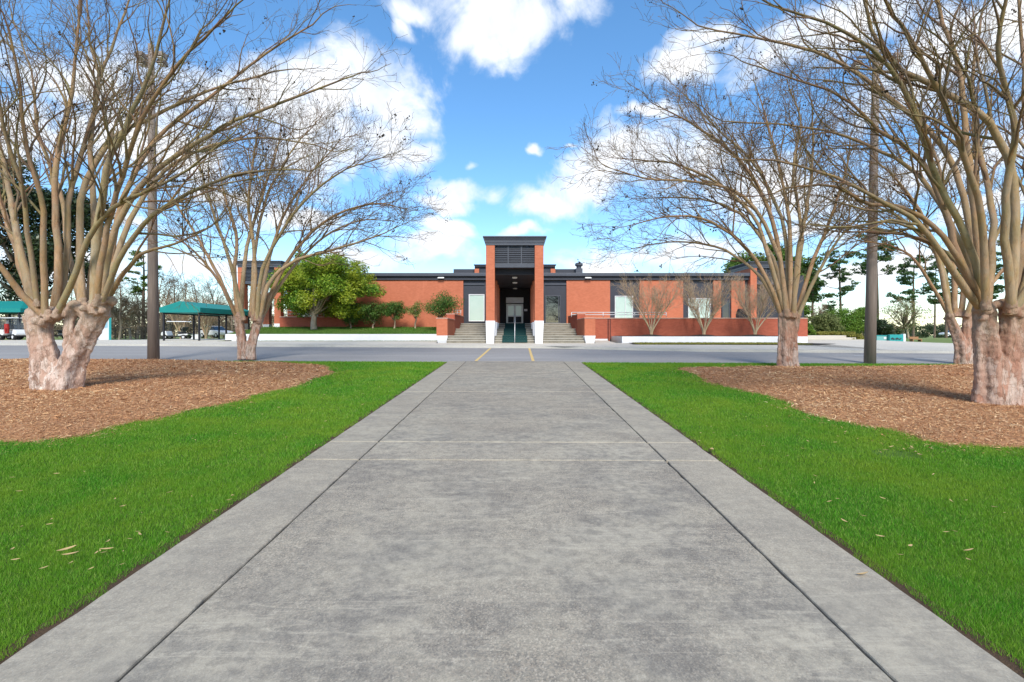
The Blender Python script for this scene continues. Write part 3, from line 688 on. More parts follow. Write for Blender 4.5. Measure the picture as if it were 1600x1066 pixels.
T1 = myrtle('large bare crape myrtle left of path nearest camera, pale forked trunk', [
   ([(74, 612), (73, 570), (66, 530), (58, 492)], [.335, .30, .25, .24]),
   ([(103, 610), (112, 570), (130, 530), (152, 486)], [.305, .275, .225, .25]),
   ([(90, 612), (90, 590), (91, 572)], [.40, .32, .16]), ([(58, 500), (74, 494), (94, 490)], [.22, .20, .16]), ([(152, 492), (138, 490), (122, 482)], [.22, .19, .13]),
   ([(108, 560), (108, 515), (114, 478)], [.12, .11, .12])],
   limbs1, Y1, CFG, M['myrtle'], 101, [(45, 485, 0, .22), (75, 490, -.15, .22), (130, 478, .1, .22), (165, 472, 0, .24), (150, 485, -.2, .2), (55, 505, -.3, .18)])
# -- left, further
Y2 = 22.0
CFG2 = dict(CFG, len=[2.9, 1.5, .76, .42], kids=[6, 4.5, 2.6, 0], rmin=.0052)
limbs2 = [
 ([(373, 500), (366, 430), (370, 370), (352, 310), (340, 250)], 0, 2.0, .15, .03),
 ([(376, 498), (384, 400), (402, 330), (425, 260), (440, 205)], .2, 2.2, .14, .028),
 ([(370, 498), (345, 445), (315, 405), (285, 378), (250, 362)], -.1, -1.2, .10, .022),
 ([(368, 490), (340, 430), (305, 365), (268, 310), (240, 280)], .2, 1.8, .12, .025),
 ([(405, 500), (422, 440), (462, 408), (520, 390), (580, 372), (628, 352)], -.1, -1.0, .14, .02),
 ([(408, 498), (432, 440), (470, 380), (525, 335), (590, 318), (625, 325)], .1, .9, .14, .022),
 ([(402, 496), (408, 430), (432, 375), (475, 315), (535, 268), (592, 248)], -.2, -2.0, .13, .022),
 ([(396, 496), (398, 400), (388, 320), (396, 250), (405, 190)], -.2, -2.0, .13, .028),
 ([(406, 496), (418, 415), (442, 340), (482, 275), (530, 222)], .3, 2.6, .13, .025),
 ([(380, 496), (358, 405), (332, 330), (312, 260), (300, 215)], -.3, -2.4, .12, .026),
 ([(392, 490), (400, 380), (420, 300), (460, 230), (495, 190)], .4, 3.2, .12, .026),
 ([(410, 495), (448, 430), (500, 375), (560, 345), (610, 345)], .2, 2.4, .11, .02)]
T2 = myrtle('bare crape myrtle left of path standing beside the light pole at the kerb', [
   ([(380, 562), (379, 540), (376, 515), (372, 494)], [.235, .20, .19, .18]),
   ([(392, 562), (393, 540), (400, 515), (405, 494)], [.225, .20, .19, .18])],
   limbs2, Y2, CFG2, M['myrtle_brown'], 202, [(372, 498, 0, .15), (404, 498, 0, .15)], vox=.035, kid=1.75)
# -- right, nearest
Y3 = 10.3
limbs3 = [
 ([(1536, 476), (1506, 418), (1464, 358), (1410, 324), (1355, 318), (1300, 290), (1225, 294)], -.2, -1.0, .10, .02),
 ([(1530, 480), (1500, 440), (1470, 395), (1430, 345), (1380, 315), (1300, 275), (1210, 250)], -.1, -1.6, .12, .02),
 ([(1538, 475), (1500, 410), (1486, 359), (1453, 272), (1410, 228), (1371, 201), (1312, 150), (1200, 110)], .1, .8, .13, .022),
 ([(1538, 474), (1524, 350), (1510, 230), (1500, 120), (1470, 20), (1450, -60)], .1, .8, .13, .03),
 ([(1578, 480), (1588, 353), (1574, 250), (1540, 185), (1464, 136), (1410, 109), (1366, 60), (1345, -20)], -.2, -1.2, .14, .03),
 ([(1575, 478), (1598, 380), (1608, 270), (1600, 120), (1590, -20)], .2, 1.4, .14, .03),
 ([(1540, 478), (1512, 380), (1470, 290), (1440, 210), (1400, 120), (1320, 50), (1210, 10)], -.2, -1.8, .12, .022),
 ([(1536, 472), (1496, 370), (1440, 280), (1370, 235), (1270, 200), (1130, 190)], .3, 2.2, .10, .02),
 ([(1543, 474), (1552, 340), (1530, 230), (1520, 110), (1540, 0)], .5, 2.6, .12, .028),
 ([(1590, 475), (1640, 400), (1690, 320), (1760, 250)], -.2, -1.0, .13, .03),
 ([(1592, 478), (1625, 360), (1660, 240), (1690, 120)], .3, 1.8, .13, .03),
 ([(1580, 470), (1570, 330), (1585, 200), (1560, 80), (1580, -40)], -.5, -2.2, .12, .028),
 ([(1535, 478), (1490, 405), (1430, 372), (1360, 356), (1290, 358)], .1, 1.6, .085, .018),
 ([(1537, 474), (1516, 360), (1480, 240), (1400, 160), (1300, 90), (1180, 60), (1090, 40)], .5, 2.0, .12, .02),
 ([(1540, 474), (1532, 330), (1490, 200), (1440, 90), (1380, 0)], -.4, -2.4, .11, .025),
 ([(1590, 470), (1610, 330), (1640, 180), (1610, 60), (1625, -40)], .5, 2.6, .11, .025)]
T3 = myrtle('large bare crape myrtle right of path nearest camera, thick gnarled flared trunk', [
   ([(1546, 640), (1544, 590), (1542, 540), (1538, 482)], [.29, .235, .215, .20]),
   ([(1573, 640), (1575, 590), (1578, 540), (1585, 482)], [.31, .265, .235, .24]),
   ([(1530, 640), (1540, 612), (1548, 575)], [.13, .12, .10]), ([(1590, 640), (1584, 612), (1578, 575)], [.12, .12, .10]), ([(1558, 641), (1560, 610), (1561, 575)], [.17, .15, .10])],
   limbs3, Y3, CFG, M['myrtle_brown'], 303, [(1535, 482, -.1, .16), (1548, 474, .1, .16), (1586, 478, 0, .18), (1582, 490, -.15, .12), (1540, 498, -.2, .10)])
# -- right, further
Y4 = 19.0
limbs4 = [
 ([(1222, 495), (1196, 432), (1160, 382), (1108, 345), (1050, 338), (985, 352)], 0, -.8, .12, .02),
 ([(1226, 490), (1202, 405), (1178, 340), (1120, 285), (1050, 255), (965, 248)], .2, 1.8, .13, .02),
 ([(1230, 490), (1216, 385), (1194, 310), (1150, 245), (1085, 195), (1025, 165)], -.2, -1.4, .13, .022),
 ([(1235, 490), (1235, 380), (1226, 300), (1205, 215), (1185, 145)], .2, 2.0, .13, .026),
 ([(1240, 490), (1246, 400), (1262, 320), (1270, 235), (1268, 160)], -.2, -1.8, .13, .026),
 ([(1245, 490), (1266, 420), (1300, 335), (1322, 265), (1330, 210)], .1, 1.0, .12, .024),
 ([(1247, 494), (1276, 430), (1312, 372), (1350, 330)], -.1, -1.0, .11, .022),
 ([(1222, 496), (1185, 430), (1125, 388), (1050, 378), (985, 390)], .2, 2.0, .10, .018),
 ([(1228, 488), (1214, 395), (1165, 310), (1090, 285), (1010, 280), (955, 262)], -.2, -1.6, .12, .02),
 ([(1232, 488), (1226, 360), (1180, 260), (1120, 200), (1060, 140)], .4, 2.8, .12, .022),
 ([(1238, 488), (1252, 370), (1240, 270), (1250, 190), (1230, 130)], .4, 3.0, .12, .025),
 ([(1226, 488), (1206, 400), (1150, 330), (1080, 310), (1000, 310)], .4, 3.0, .11, .02)]
T4 = myrtle('bare crape myrtle right of path nearest the path, slim trunk, brick tower behind', [
   ([(1226, 575), (1224, 548), (1225, 520), (1223, 492)], [.245, .20, .185, .17]),
   ([(1234, 540), (1234, 515), (1234, 492)], [.14, .14, .13]), ([(1238, 575), (1237, 548), (1239, 520), (1245, 492)], [.235, .20, .185, .17])],
   limbs4, Y4, CFG2, M['myrtle_brown'], 404, [(1224, 494, 0, .13), (1244, 493, 0, .13)], vox=.03, kid=1.75)
# -- right, behind the near one
Y5 = 20.3
limbs5 = [
 ([(1482, 492), (1452, 440), (1425, 402), (1392, 384), (1340, 376)], 0, -.8, .10, .02),
 ([(1484, 490), (1464, 400), (1440, 335), (1400, 280), (1350, 235)], -.1, -1.4, .13, .024),
 ([(1492, 490), (1488, 395), (1478, 305), (1455, 225), (1420, 170)], .2, 1.6, .14, .026),
 ([(1502, 490), (1514, 390), (1528, 290), (1520, 200), (1530, 130)], .1, 1.4, .14, .028),
 ([(1512, 490), (1540, 405), (1578, 325), (1610, 250)], -.2, -1.4, .13, .026),
 ([(1516, 492), (1560, 430), (1620, 370), (1680, 330)], .2, 1.6, .12, .025),
 ([(1486, 490), (1470, 410), (1420, 350), (1360, 320), (1310, 310)], .3, 2.4, .12, .022)]
T5 = myrtle('bare crape myrtle with reddish trunk behind the gnarled tree on right mulch', [
   ([(1503, 572), (1502, 545), (1494, 520), (1483, 494)], [.25, .22, .185, .15]),
   ([(1514, 572), (1513, 545), (1512, 520), (1512, 492)], [.26, .23, .20, .18])],
   limbs5, Y5, CFG2, M['myrtle_brown'], 505, [(1484, 497, 0, .13), (1510, 494, 0, .14)], vox=.035, kid=1.7)
# ------------------------------------------------------------------ light poles
def light_pole(label, bx, by, Y, tx, ty, rb, rt, seed):
    b = P(bx, by+3, Y); t = P(tx, ty, Y); root = thing('light_pole', label, 'light pole', b)
    d = t-b; MB().tube([Vector((0, 0, 0)), d*.33, d*.66, d], [rb, rb+(rt-rb)*.33, rb+(rt-rb)*.66, rt], 20).build('pole', M['pole'], root, smooth=True)
    top = d*.965
    MB().box(top.x-.75, top.x+.75, top.y-.05, top.y+.05, top.z-.05, top.z+.05).build('bracket', M['pole'], root, .01)
    for k, (sx, ry) in enumerate(((-.62, -.5), (-.25, .3), (.3, -.3), (.66, .45))):
        mb = MB(); c = top+Vector((sx, -.28 if k % 2 else .28, -.12))
        mb.hexa([c+Vector(q) for q in ((-.17, -.2, -.12), (.17, -.2, -.12), (.17, .2, -.16), (-.17, .2, -.16))], [c+Vector(q) for q in ((-.13, -.1, .12), (.13, -.1, .12), (.13, .16, .08), (-.13, .16, .08))])
        fl = mb.build('floodlight', M['pole'], root, .01)
        MB().box(c.x-.13, c.x+.13, c.y-.15, c.y+.15, c.z-.175, c.z-.145).build('lens', M['lamp'], fl)
light_pole('tall brown concrete light pole left of path beside crape myrtle', 240, 558, 21.9, 236, 70, .235, .12, 1)
light_pole('tall brown concrete light pole right of path between the crape myrtles', 1359, 570, 20.6, 1369, 72, .225, .12, 2)
# ------------------------------------------------------------------ the building
AX = X(804.3, 33)
FL = 2.72                                                   # entrance floor level
bld = thing('clubhouse', 'long low brick and charcoal building with tall entrance tower', 'building', (0, 45, 1.2))
def B(mb, name, mat, parent=None, **k):
    off = bld.location
    mb.v = [(v[0]-off.x, v[1]-off.y, v[2]-off.z) for v in mb.v]
    return mb.build(name, M[mat], parent or bld, **k)
YF = 45.0
def fx(px, Y=YF): return X(px, Y)
x_end = X(449, YF); x_r = X(1163, YF)
B(MB().box(x_end, X(1240, YF)+1.0, YF+.06, 78, 1.2, 7.3), 'wall', 'dark')
for (a, b, z0) in ((449.5, 470, FL), (498, 724, 2.2), (885, 953, FL), (999, 1067, FL), (1114, 1126, FL), (1142, 1163, FL)):
    B(MB().box(fx(a), fx(b), YF-.10, YF+.10, z0, 6.86), 'wall', 'brick', bevel=.012)
for (a, b) in ((724, 757), (851, 885)):                      # charcoal panels beside the porch carry one more band
    B(MB().box(fx(a)+.02, fx(b), YF-.03, YF+.10, 6.42, 6.55), 'panel_band', 'trim')
# cornice along the roof edge
cl, cr = X(449, YF)-.1, X(1172, YF)
for (a, b) in ((cl, AX-1.99), (AX+1.99, cr)):
    B(MB().box(a, b, YF-.22, YF+.3, 6.86, 7.10), 'cornice', 'dark', bevel=.01)
    B(MB().box(a, b, YF-.32, YF+.3, 7.103, 7.20), 'cornice', 'black')
    B(MB().box(a, b, YF-.42, YF+.35, 7.203, 7.50), 'cornice', 'trim', bevel=.02)
for px in (690, 918):
    o = B(MB().hexa([(fx(px)-.3, YF-.5, 6.98), (fx(px)+.3, YF-.5, 6.98), (fx(px)+.24, YF-.2, 7.02), (fx(px)-.24, YF-.2, 7.02)],
                    [(fx(px)-.3, YF-.5, 7.06), (fx(px)+.3, YF-.5, 7.06), (fx(px)+.24, YF-.2, 7.16), (fx(px)-.24, YF-.2, 7.16)]), 'wall_light', 'lamp', bevel=.01)
def window(x0, x1, z0, z1, glass, frame, mull=(), Y=YF):
    t = .07
    f = MB().box(x0, x1, Y-.06, Y+.05, z0, z0+t).box(x0, x1, Y-.06, Y+.05, z1-t, z1).box(x0, x0+t, Y-.06, Y+.05, z0+t, z1-t).box(x1-t, x1, Y-.06, Y+.05, z0+t, z1-t)
    for m in mull: f.box(m-.035, m+.035, Y-.055, Y+.05, z0+t, z1-t)
    w = B(f, 'window', frame, bevel=.008)
    g_ = MB().box(x0+t, x1-t, Y-.01, Y+.055, z0+t, z1-t)
    off = bld.location; g_.v = [(v[0]-off.x, v[1]-off.y, v[2]-off.z) for v in g_.v]
    g_.build('pane', M[glass], w); return w
window(fx(732.5), fx(757), 3.0, H(460, YF), 'pale_glass', 'white')
window(fx(851.5), fx(876), 2.82, H(462, YF), 'dark_glass', 'trim', (fx(873),))
window(fx(960.5), fx(989), FL+.1, H(462.5, YF), 'pale_glass', 'rail', (fx(977),))
window(fx(1075), fx(1110), FL+.1, H(466, YF), 'pale_glass', 'rail', (fx(1092),))
window(fx(1128), fx(1140), FL+.1, H(470, YF), 'dark_glass', 'trim')
window(fx(471.5), fx(497), FL+.1, H(470, YF), 'pale_glass', 'rail', (fx(484),))
# towers: porch of brick columns on white bases with a louvred head
def tower(cx, Y0, rows, z_base, main=False, depth=4.0):
    w, c = 1.97, .60
    for i, yy in enumerate(rows):
        zb = z_base[i]
        for s in (-1, 1):
            xa, xb = (cx-w, cx-w+c) if s < 0 else (cx+w-c, cx+w)
            col = B(MB().box(xa, xb, yy, yy+c, 2.77, 7.93 if i == 0 else 5.98), 'column', 'brick', bevel=.012)
            m = MB().hexa([(xa+.03, yy+.0, zb), (xb-.06, yy+.0, zb), (xb-.06, yy+c, zb), (xa+.03, yy+c, zb)],
                          [(xa-.02, yy-.025, 2.775), (xb+.02, yy-.025, 2.775), (xb+.02, yy+c+.02, 2.775), (xa-.02, yy+c+.02, 2.775)])
            off = bld.location; m.v = [(v[0]-off.x, v[1]-off.y, v[2]-off.z) for v in m.v]
            m.build('column_base', M['white'], col, bevel=.012)
    # head
    B(MB().box(cx-w+.002, cx+w-.002, Y0+c+.002, Y0+depth, 6.42, 7.93), 'tower_head', 'brick')
    xl, xr = cx-w+c+.003, cx+w-c-.003
    B(MB().box(xl, xr, Y0+.10, Y0+c, 6.42, 6.72), 'fascia', 'trim', bevel=.01)
    B(MB().box(xl, xr, Y0+.45, Y0+c, 6.723, 7.925), 'louvre_backing', 'black')
    n = 9; zz0, zz1 = 6.76, 7.90
    for k in range(n):
        z = zz0+(zz1-zz0)*(k+.35)/n; t = .024
        B(MB().hexa([(xl, Y0+.16, z-.02), (xr, Y0+.16, z-.02), (xr, Y0+.40, z+.06), (xl, Y0+.40, z+.06)],
                    [(xl, Y0+.16, z+.045), (xr, Y0+.16, z+.045), (xr, Y0+.40, z+.06+t), (xl, Y0+.40, z+.06+t)]), 'louvre', 'trim')
    for k in (1, 2):
        xm = xl+(xr-xl)*k/3; B(MB().box(xm-.035, xm+.035, Y0+.12, Y0+.44, 6.72, 7.93), 'louvre_post', 'trim')
    cn = MB()
    def ringbox(g0, g1, z0, z1):
        cn.hexa([(cx-w-g0, Y0-g0, z0), (cx+w+g0, Y0-g0, z0), (cx+w+g0, Y0+depth+g0, z0), (cx-w-g0, Y0+depth+g0, z0)],
                [(cx-w-g1, Y0-g1, z1), (cx+w+g1, Y0-g1, z1), (cx+w+g1, Y0+depth+g1, z1), (cx-w-g1, Y0+depth+g1, z1)])
    ringbox(.02, .02, 7.93, 8.09); ringbox(.05, .06, 8.093, 8.26); ringbox(.07, .17, 8.263, 8.45); ringbox(.20, .20, 8.453, 8.53)
    B(cn, 'tower_cornice', 'trim', bevel=.006)
tower(AX, 32.8, [32.8, 37.1, 40.5], [1.20, 1.70, 2.20], True)
tower(X(405, 44), 44.0, [44.0, 48.4], [2.3, 2.3])
tower(X(1205, 44.6), 44.5, [44.5], [FL])
B(MB().box(AX-1.96, AX+1.96, 33.42, YF+.05, 5.99, 6.415), 'porch_ceiling', 'black')
for yy in (34.9, 38.5, 43.6):
    m = MB(); m.tube([(AX, yy, 5.90), (AX, yy, 5.988)], [.17, .2], 16); B(m, 'ceiling_light', 'lamp', smooth=False)
for s in (-1, 1):                                             # brick flank walls at the back of the porch
    xa, xb = sorted((AX+s*1.40, AX+s*1.95)); B(MB().box(xa, xb, 43.2, YF-.11, FL, 5.985), 'wall', 'brick', bevel=.01)
B(MB().box(AX-1.395, AX+1.395, 44.6, 44.75, FL, 5.985), 'wall', 'black')
# doors
yd = 44.55; dz = FL; dx = AX+X(804.3, yd)*0
x0, x1 = X(791, yd), X(817.5, yd); ztop = H(475, yd)
fr_ = MB().box(x0, x0+.07, yd-.06, yd+.049, dz, ztop).box(x1-.07, x1, yd-.06, yd+.049, dz, ztop).box(x0+.07, x1-.07, yd-.06, yd+.049, ztop-.08, ztop)
B(fr_, 'door_frame', 'steel', bevel=.006)
B(MB().box(x0-.02, x1+.02, yd-.10, yd+.049, ztop+.08, H(465, yd)), 'door_header', 'rail', bevel=.01)
xm = (x0+x1)/2
for s, (a, b) in enumerate(((x0+.075, xm-.006), (xm+.006, x1-.075))):
    zt = ztop-.085; zmid = dz+(zt-dz)*.42
    d = MB().box(a, a+.09, yd-.02, yd+.03, dz+.02, zt).box(b-.09, b, yd-.02, yd+.03, dz+.02, zt)
    d.box(a+.09, b-.09, yd-.02, yd+.03, dz+.02, dz+.16).box(a+.09, b-.09, yd-.02, yd+.03, zt-.1, zt).box(a+.09, b-.09, yd-.02, yd+.03, zmid-.05, zmid+.05)
    dr = B(d, 'door', 'steel', bevel=.005); off = bld.location
    for nm, (za, zb) in (('glass_pane', (zmid+.05, zt-.1)), ('lower_panel', (dz+.16, zmid-.05))):
        m = MB().box(a+.09, b-.09, yd, yd+.015, za, zb); m.v = [(v[0]-off.x, v[1]-off.y, v[2]-off.z) for v in m.v]
        m.build(nm, M['pale_glass'] if nm == 'glass_pane' else M['black'], dr)
    hx = b-.045 if s == 0 else a+.045
    m = MB().tube([(hx, yd-.07, zmid-.15), (hx, yd-.07, zmid+.2)], .014, 8); m.v = [(v[0]-off.x, v[1]-off.y, v[2]-off.z) for v in m.v]
    m.build('handle', M['steel'], dr)
B(MB().box(X(819, yd), X(824, yd), yd, yd+.047, H(486.3, yd), H(483, yd)), 'plaque', 'white', bevel=.004)
# raised roof parts behind the parapet
def roof_piece(name, x0, x1, Y, py_top, mat, d=5): B(MB().box(X(x0, Y), X(x1, Y), Y, Y+d, 7.28, H(py_top, Y)), name, mat, bevel=.02)
roof_piece('roof_screen', 708.5, 899, 50.0, 420.5, 'dark', 9)
roof_piece('roof_screen', 741.5, 867.5, 49.4, 415.5, 'dark', 6)
o = MB(); ya = 49.2; o.hexa([(X(742, ya), ya, H(417.5, ya)), (X(867, ya), ya, H(417.5, ya)), (X(867, ya), ya+7, H(417.5, ya)), (X(742, ya), ya+7, H(417.5, ya))],
      [(X(740, ya), ya-.15, H(413.5, ya)), (X(869.5, ya), ya-.15, H(413.5, ya)), (X(869.5, ya), ya+7.2, H(413.5, ya)), (X(740, ya), ya+7.2, H(413.5, ya))]); B(o, 'roof_cornice', 'trim')
for a, b in ((741.5, 748.5), (860.5, 867.8)): B(MB().box(X(a, 49), X(b, 49), 49.0, 49.38, 7.28, H(420, 49)), 'roof_pier', 'brick')
o = MB(); yv = 49.5; xv = X(904.5, yv)
o.box(xv-.34, xv+.34, yv-.3, yv+.4, 7.3, H(420, yv)); o.tube([(xv, yv, H(420, yv)), (xv, yv, H(416.5, yv)), (xv, yv, H(415.5, yv)), (xv, yv, H(412.3, yv)), (xv, yv, H(410.8, yv))], [.25, .26, .40, .40, .24], 18)
B(o, 'roof_vent', 'trim')
# ------------------------------------------------------------------ stairs, mats, rail
st = thing('entrance_stairs', 'wide weathered concrete steps with landings up to the glass doors', 'stairs', (AX, 33, 1.2))
EDGE = [(33.30, 1.38), (33.68, 1.535), (34.06, 1.70), (37.55, 1.87), (37.93, 2.045), (38.31, 2.22), (41.0, 2.39), (41.4, 2.555), (41.8, 2.72)]
xa, xb = -4.80-AX, 4.76-AX
for i, (yy, zz) in enumerate(EDGE):
    ye = EDGE[i+1][0]+.03 if i+1 < len(EDGE) else 44.88
    zl = 1.22 if i == 0 else EDGE[i-1][1]-.02
    m = MB().box(xa, xb, yy-33, ye-33, zl-1.2-.1, zz-1.2); m.build('step' if i not in (2, 5, 8) else 'landing', M['riser'], st, bevel=.01)
    MB().box(xa, xb, yy-33-.035, yy-33+.30, zz-1.2+.002, zz-1.2+.042).build('nosing', M['nosing'], st, bevel=.01)
mw = [(.88, 0, 3), (.885, 3, 6), (.86, 6, 9)]
for k, (hw, i0, i1) in enumerate(mw):
    mt = MB()
    for i in range(i0, i1):
        yy, zz = EDGE[i]; pz = EDGE[i-1][1] if i else 1.235
        yend = EDGE[i+1][0]-.005 if i+1 < i1 else (yy+.9)
        mt.box(AX-hw, AX+hw, yy-.055, yy-.037, pz+.05, zz+.043)
        mt.box(AX-hw, AX+hw, yy-.055, yend-.03, zz+.044, zz+.058)
    tag(mt.build('stair_mat', M['mat_green']), ['dark green rubber mat on the lowest flight of the entrance stairs', 'dark green rubber mat on the middle flight of the entrance stairs', 'dark green rubber mat on the top flight before the doors'][k], 'stair mat', 'green mats on the entrance stairs')
hr = thing('handrail', 'thin steel handrail up the middle of the green stair mats', 'handrail', (AX, 33.2, 1.2))
hp = [(0, .0, .88), (0, .9, 1.36), (0, 4.3, 1.54), (0, 5.1, 1.90), (0, 7.8, 2.05), (0, 8.6, 2.42)]
MB().tube(hp, .024, 8).build('rail', M['rail'], hr, smooth=True)
for (yy, z0, z1) in ((0, .02, .88), (.9, .52, 1.36), (4.3, .52, 1.54), (5.1, 1.04, 1.9), (7.8, 1.04, 2.05), (8.6, 1.54, 2.42)):
    MB().tube([(0, yy, z0), (0, yy, z1)], .02, 8).build('post', M['rail'], hr, smooth=True)
# cheek walls
def cheek(s, label, fx0, fx1, y0):
    r = thing('brick_wall', label, 'wall', (AX, y0, 1.2), 0, 'brick cheek walls of the entrance stairs')
    a, b = sorted((fx0-AX, fx1-AX))
    MB().box(a, b, 0, 4.0, .55, 1.74).build('wall', M['brick'], r, bevel=.012)
    inn = (a+.12, b) if s < 0 else (a, b-.12)
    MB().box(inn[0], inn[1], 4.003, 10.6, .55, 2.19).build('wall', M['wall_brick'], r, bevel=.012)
    MB().box(a-.03, b+.03, -.03, 3.99, 1.743, 1.80).build('cap', M['cap'], r, bevel=.01)
    MB().box(inn[0]-.03, inn[1]+.03, 3.992, 10.6, 2.193, 2.25).build('cap', M['cap'], r, bevel=.01)
    MB().hexa([(a+.1, .05, -.0), (b-.08, .05, 0), (b-.02, 1.2, 0), (a+.02, 1.2, 0)], [(a-.02, -.02, .548), (b+.02, -.02, .548), (b+.02, 1.2, .548), (a-.02, 1.2, .548)]).build('base', M['white'], r, bevel=.012)
    MB().box(a+.01, b-.01, 1.203, 10.6, 0, .548).build('base', M['step'], r)
    return r
cheek(-1, 'stepped brick cheek wall with white foot left of entrance stairs', -5.58, -4.81, 33.75)
cheek(1, 'stepped brick cheek wall with white foot right of entrance stairs', 4.77, 5.52, 33.3)
# ------------------------------------------------------------------ left forecourt: low white wall, sloping lawn, brick wall
w = thing('low_wall', 'low white wall edging the grass bed left of the stairs', 'wall', (-14, 38, 1.3))
MB().box(X(352, 38)+14, -5.56+14, 0, .24, -.1, .54).build('wall', M['white'], w, bevel=.015)
lb = MB(); xs = np.linspace(X(352, 38), -5.57, 40); ysb = [38.24, 39.5, 41, 42.5, 43.9]
lb.add([(x, yy, 1.80+.60*(yy-38.24)/5.66+.04*math.sin(x*1.3)) for yy in ysb for x in xs], [(j*40+i, j*40+i+1, (j+1)*40+i+1, (j+1)*40+i) for j in range(4) for i in range(39)])
tag(lb.build('lawn_bank', M['bank'], smooth=True), kind='structure')
r = np.random.default_rng(5); k = 42000; p = np.column_stack([r.uniform(X(352, 38), -5.6, k), r.uniform(38.3, 43.9, k)])
tag(np_mesh('ground_cover', blades(p, 1.80+.60*(p[:, 1]-38.24)/5.66, .13, .04, r), 3, M['lawn2']), 'yellow green grass on the bank behind the low white wall', 'grass', kind='stuff')
sheet('verge', [[(X(352, 36), 35.6), (-5.6, 34.5), (-5.6, 38), (X(352, 36), 38)]], M['soil'], .03)
k = 9000; p = np.column_stack([r.uniform(X(355, 36), -5.7, k), r.uniform(35.4, 37.95, k)])
tag(np_mesh('ground_cover', blades(p, Gv(p[:, 1])+.03, .07, .04, r), 3, M['lawn2']), 'thin grass strip before the low white wall left of stairs', 'grass', kind='stuff')
w = thing('brick_wall', 'long low brick wall with pale cap behind the leafy green tree', 'wall', (X(490, 44), 44, 2.2))
a, b = X(438, 44)-w.location.x, X(560, 44)-w.location.x
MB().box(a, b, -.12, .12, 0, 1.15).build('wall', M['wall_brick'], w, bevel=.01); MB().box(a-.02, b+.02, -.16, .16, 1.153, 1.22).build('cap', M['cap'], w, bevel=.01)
def railing(label, x0, x1, Y, z0, n, hh=.62):
    r_ = thing('railing', label, 'railing', ((x0+x1)/2, Y, z0))
    l = (x1-x0)/2
    for z in (hh*.5, hh): MB().tube([(-l, 0, z), (l, 0, z)], .028, 8).build('rail', M['rail'], r_, smooth=True)
    for i in range(n):
        xx = -l+2*l*i/(n-1); MB().tube([(xx, 0, 0), (xx, 0, hh)], .03, 8).build('post', M['rail'], r_, smooth=True)
    return r_
railing('pale pipe railing behind the leafy green tree on the brick wall', X(448, 44.25), X(545, 44.25), 44.25, 3.35, 6)
railing('pale pipe railing on top of the brick wall right of stairs', X(893, 37.6), X(1041, 37.6), 37.6, H(495.5, 37.6), 4, .36)
rl = railing('short white railing stub on the left stair cheek wall', X(709, 41), X(720, 41), 41.0, 3.44, 3, .42)
# ------------------------------------------------------------------ right forecourt: planter, terrace wall
w = thing('brick_wall', 'long brick terrace wall with pale cap behind three small bare myrtles', 'wall', (14, 37, 1.2))
a, b = X(929, 37)-14, X(1262, 37)-14
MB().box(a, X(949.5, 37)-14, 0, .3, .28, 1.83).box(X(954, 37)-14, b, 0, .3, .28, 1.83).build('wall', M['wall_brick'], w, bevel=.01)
MB().box(a, b, -.04, .34, 1.833, 1.90).build('cap', M['cap'], w, bevel=.01)
MB().box(X(949.5, 37)-14+.003, X(954, 37)-14-.003, .05, .2, 0, 1.83).build('slot', M['dark'], w)
MB().box(a-.0, X(949.5, 37)-14, -.05, .3, 0, .277).build('base', M['white'], w)
dp = MB().tube([(X(951.5, 37)-14, -.06, .0), (X(951.5, 37)-14, -.06, 1.78)], .055, 10).build('downpipe', M['wall_brick'], w)
tag(MB().box(X(929, 37), X(1262, 37), 37.3, YF-.11, 1.2, FL).box(4.80+.8, X(929, 37), 38, YF-.11, 1.2, FL).build('terrace', M['step']), kind='structure')
w = thing('planter', 'white low planter wall with dark mulch right of the stairs', 'planter', (14, 33.6, 1.2))
x0, x1, x2 = X(972, 33.6)-14, X(1262, 33.6)-14, X(955.5, 36.9)-14
MB().hexa([(x0, 0, 0), (x1, 0, 0), (x1, .24, 0), (x0+.1, .24, 0)], [(x0, 0, .49), (x1, 0, .49), (x1, .24, .49), (x0+.1, .24, .49)]).build('wall', M['white'], w, bevel=.012)
MB().hexa([(x0, .0, 0), (x0+.1, .243, 0), (x2+.3, 3.4, 0), (x2, 3.4, 0)], [(x0, .0, .487), (x0+.1, .243, .487), (x2+.3, 3.4, .487), (x2, 3.4, .487)]).build('wall', M['white'], w)
MB().box(x1-.24, x1, .243, 3.38, 0, .487).build('wall', M['white'], w)
ps = MB(); nx = 60; xs = np.linspace(x0+.1, x1-.2, nx); yb = np.linspace(.24, 3.38, 8); mts = [X(1018, 35.3)-14, X(1100, 35.3)-14, X(1180, 35.3)-14]
ps.add([(x, yy, .42+.03*yy+.16*sum(math.exp(-((x-m)/.9)**2-((yy-1.7)/1.0)**2) for m in mts)) for yy in yb for x in xs], [(j*nx+i, j*nx+i+1, (j+1)*nx+i+1, (j+1)*nx+i) for j in range(7) for i in range(nx-1)])
ps.build('soil', M['soil'], w, smooth=True)
sheet('verge', [[(X(985, 32.3), 31.6), (X(1262, 32), 30.9), (X(1262, 32)+2.2, 32.4), (X(1262, 32), 33.5), (X(985, 33), 33.5)]], M['soil'], .135)
k = 9000; p = np.column_stack([r.uniform(X(990, 33), X(1262, 32), k), r.uniform(31.4, 33.5, k)])
tag(np_mesh('ground_cover', blades(p, Gv(p[:, 1])+.13, .07, .045, r), 3, M['leaf_gold']), 'thin yellowish grass strip before the white planter wall', 'grass', kind='stuff')
VL = [r'']
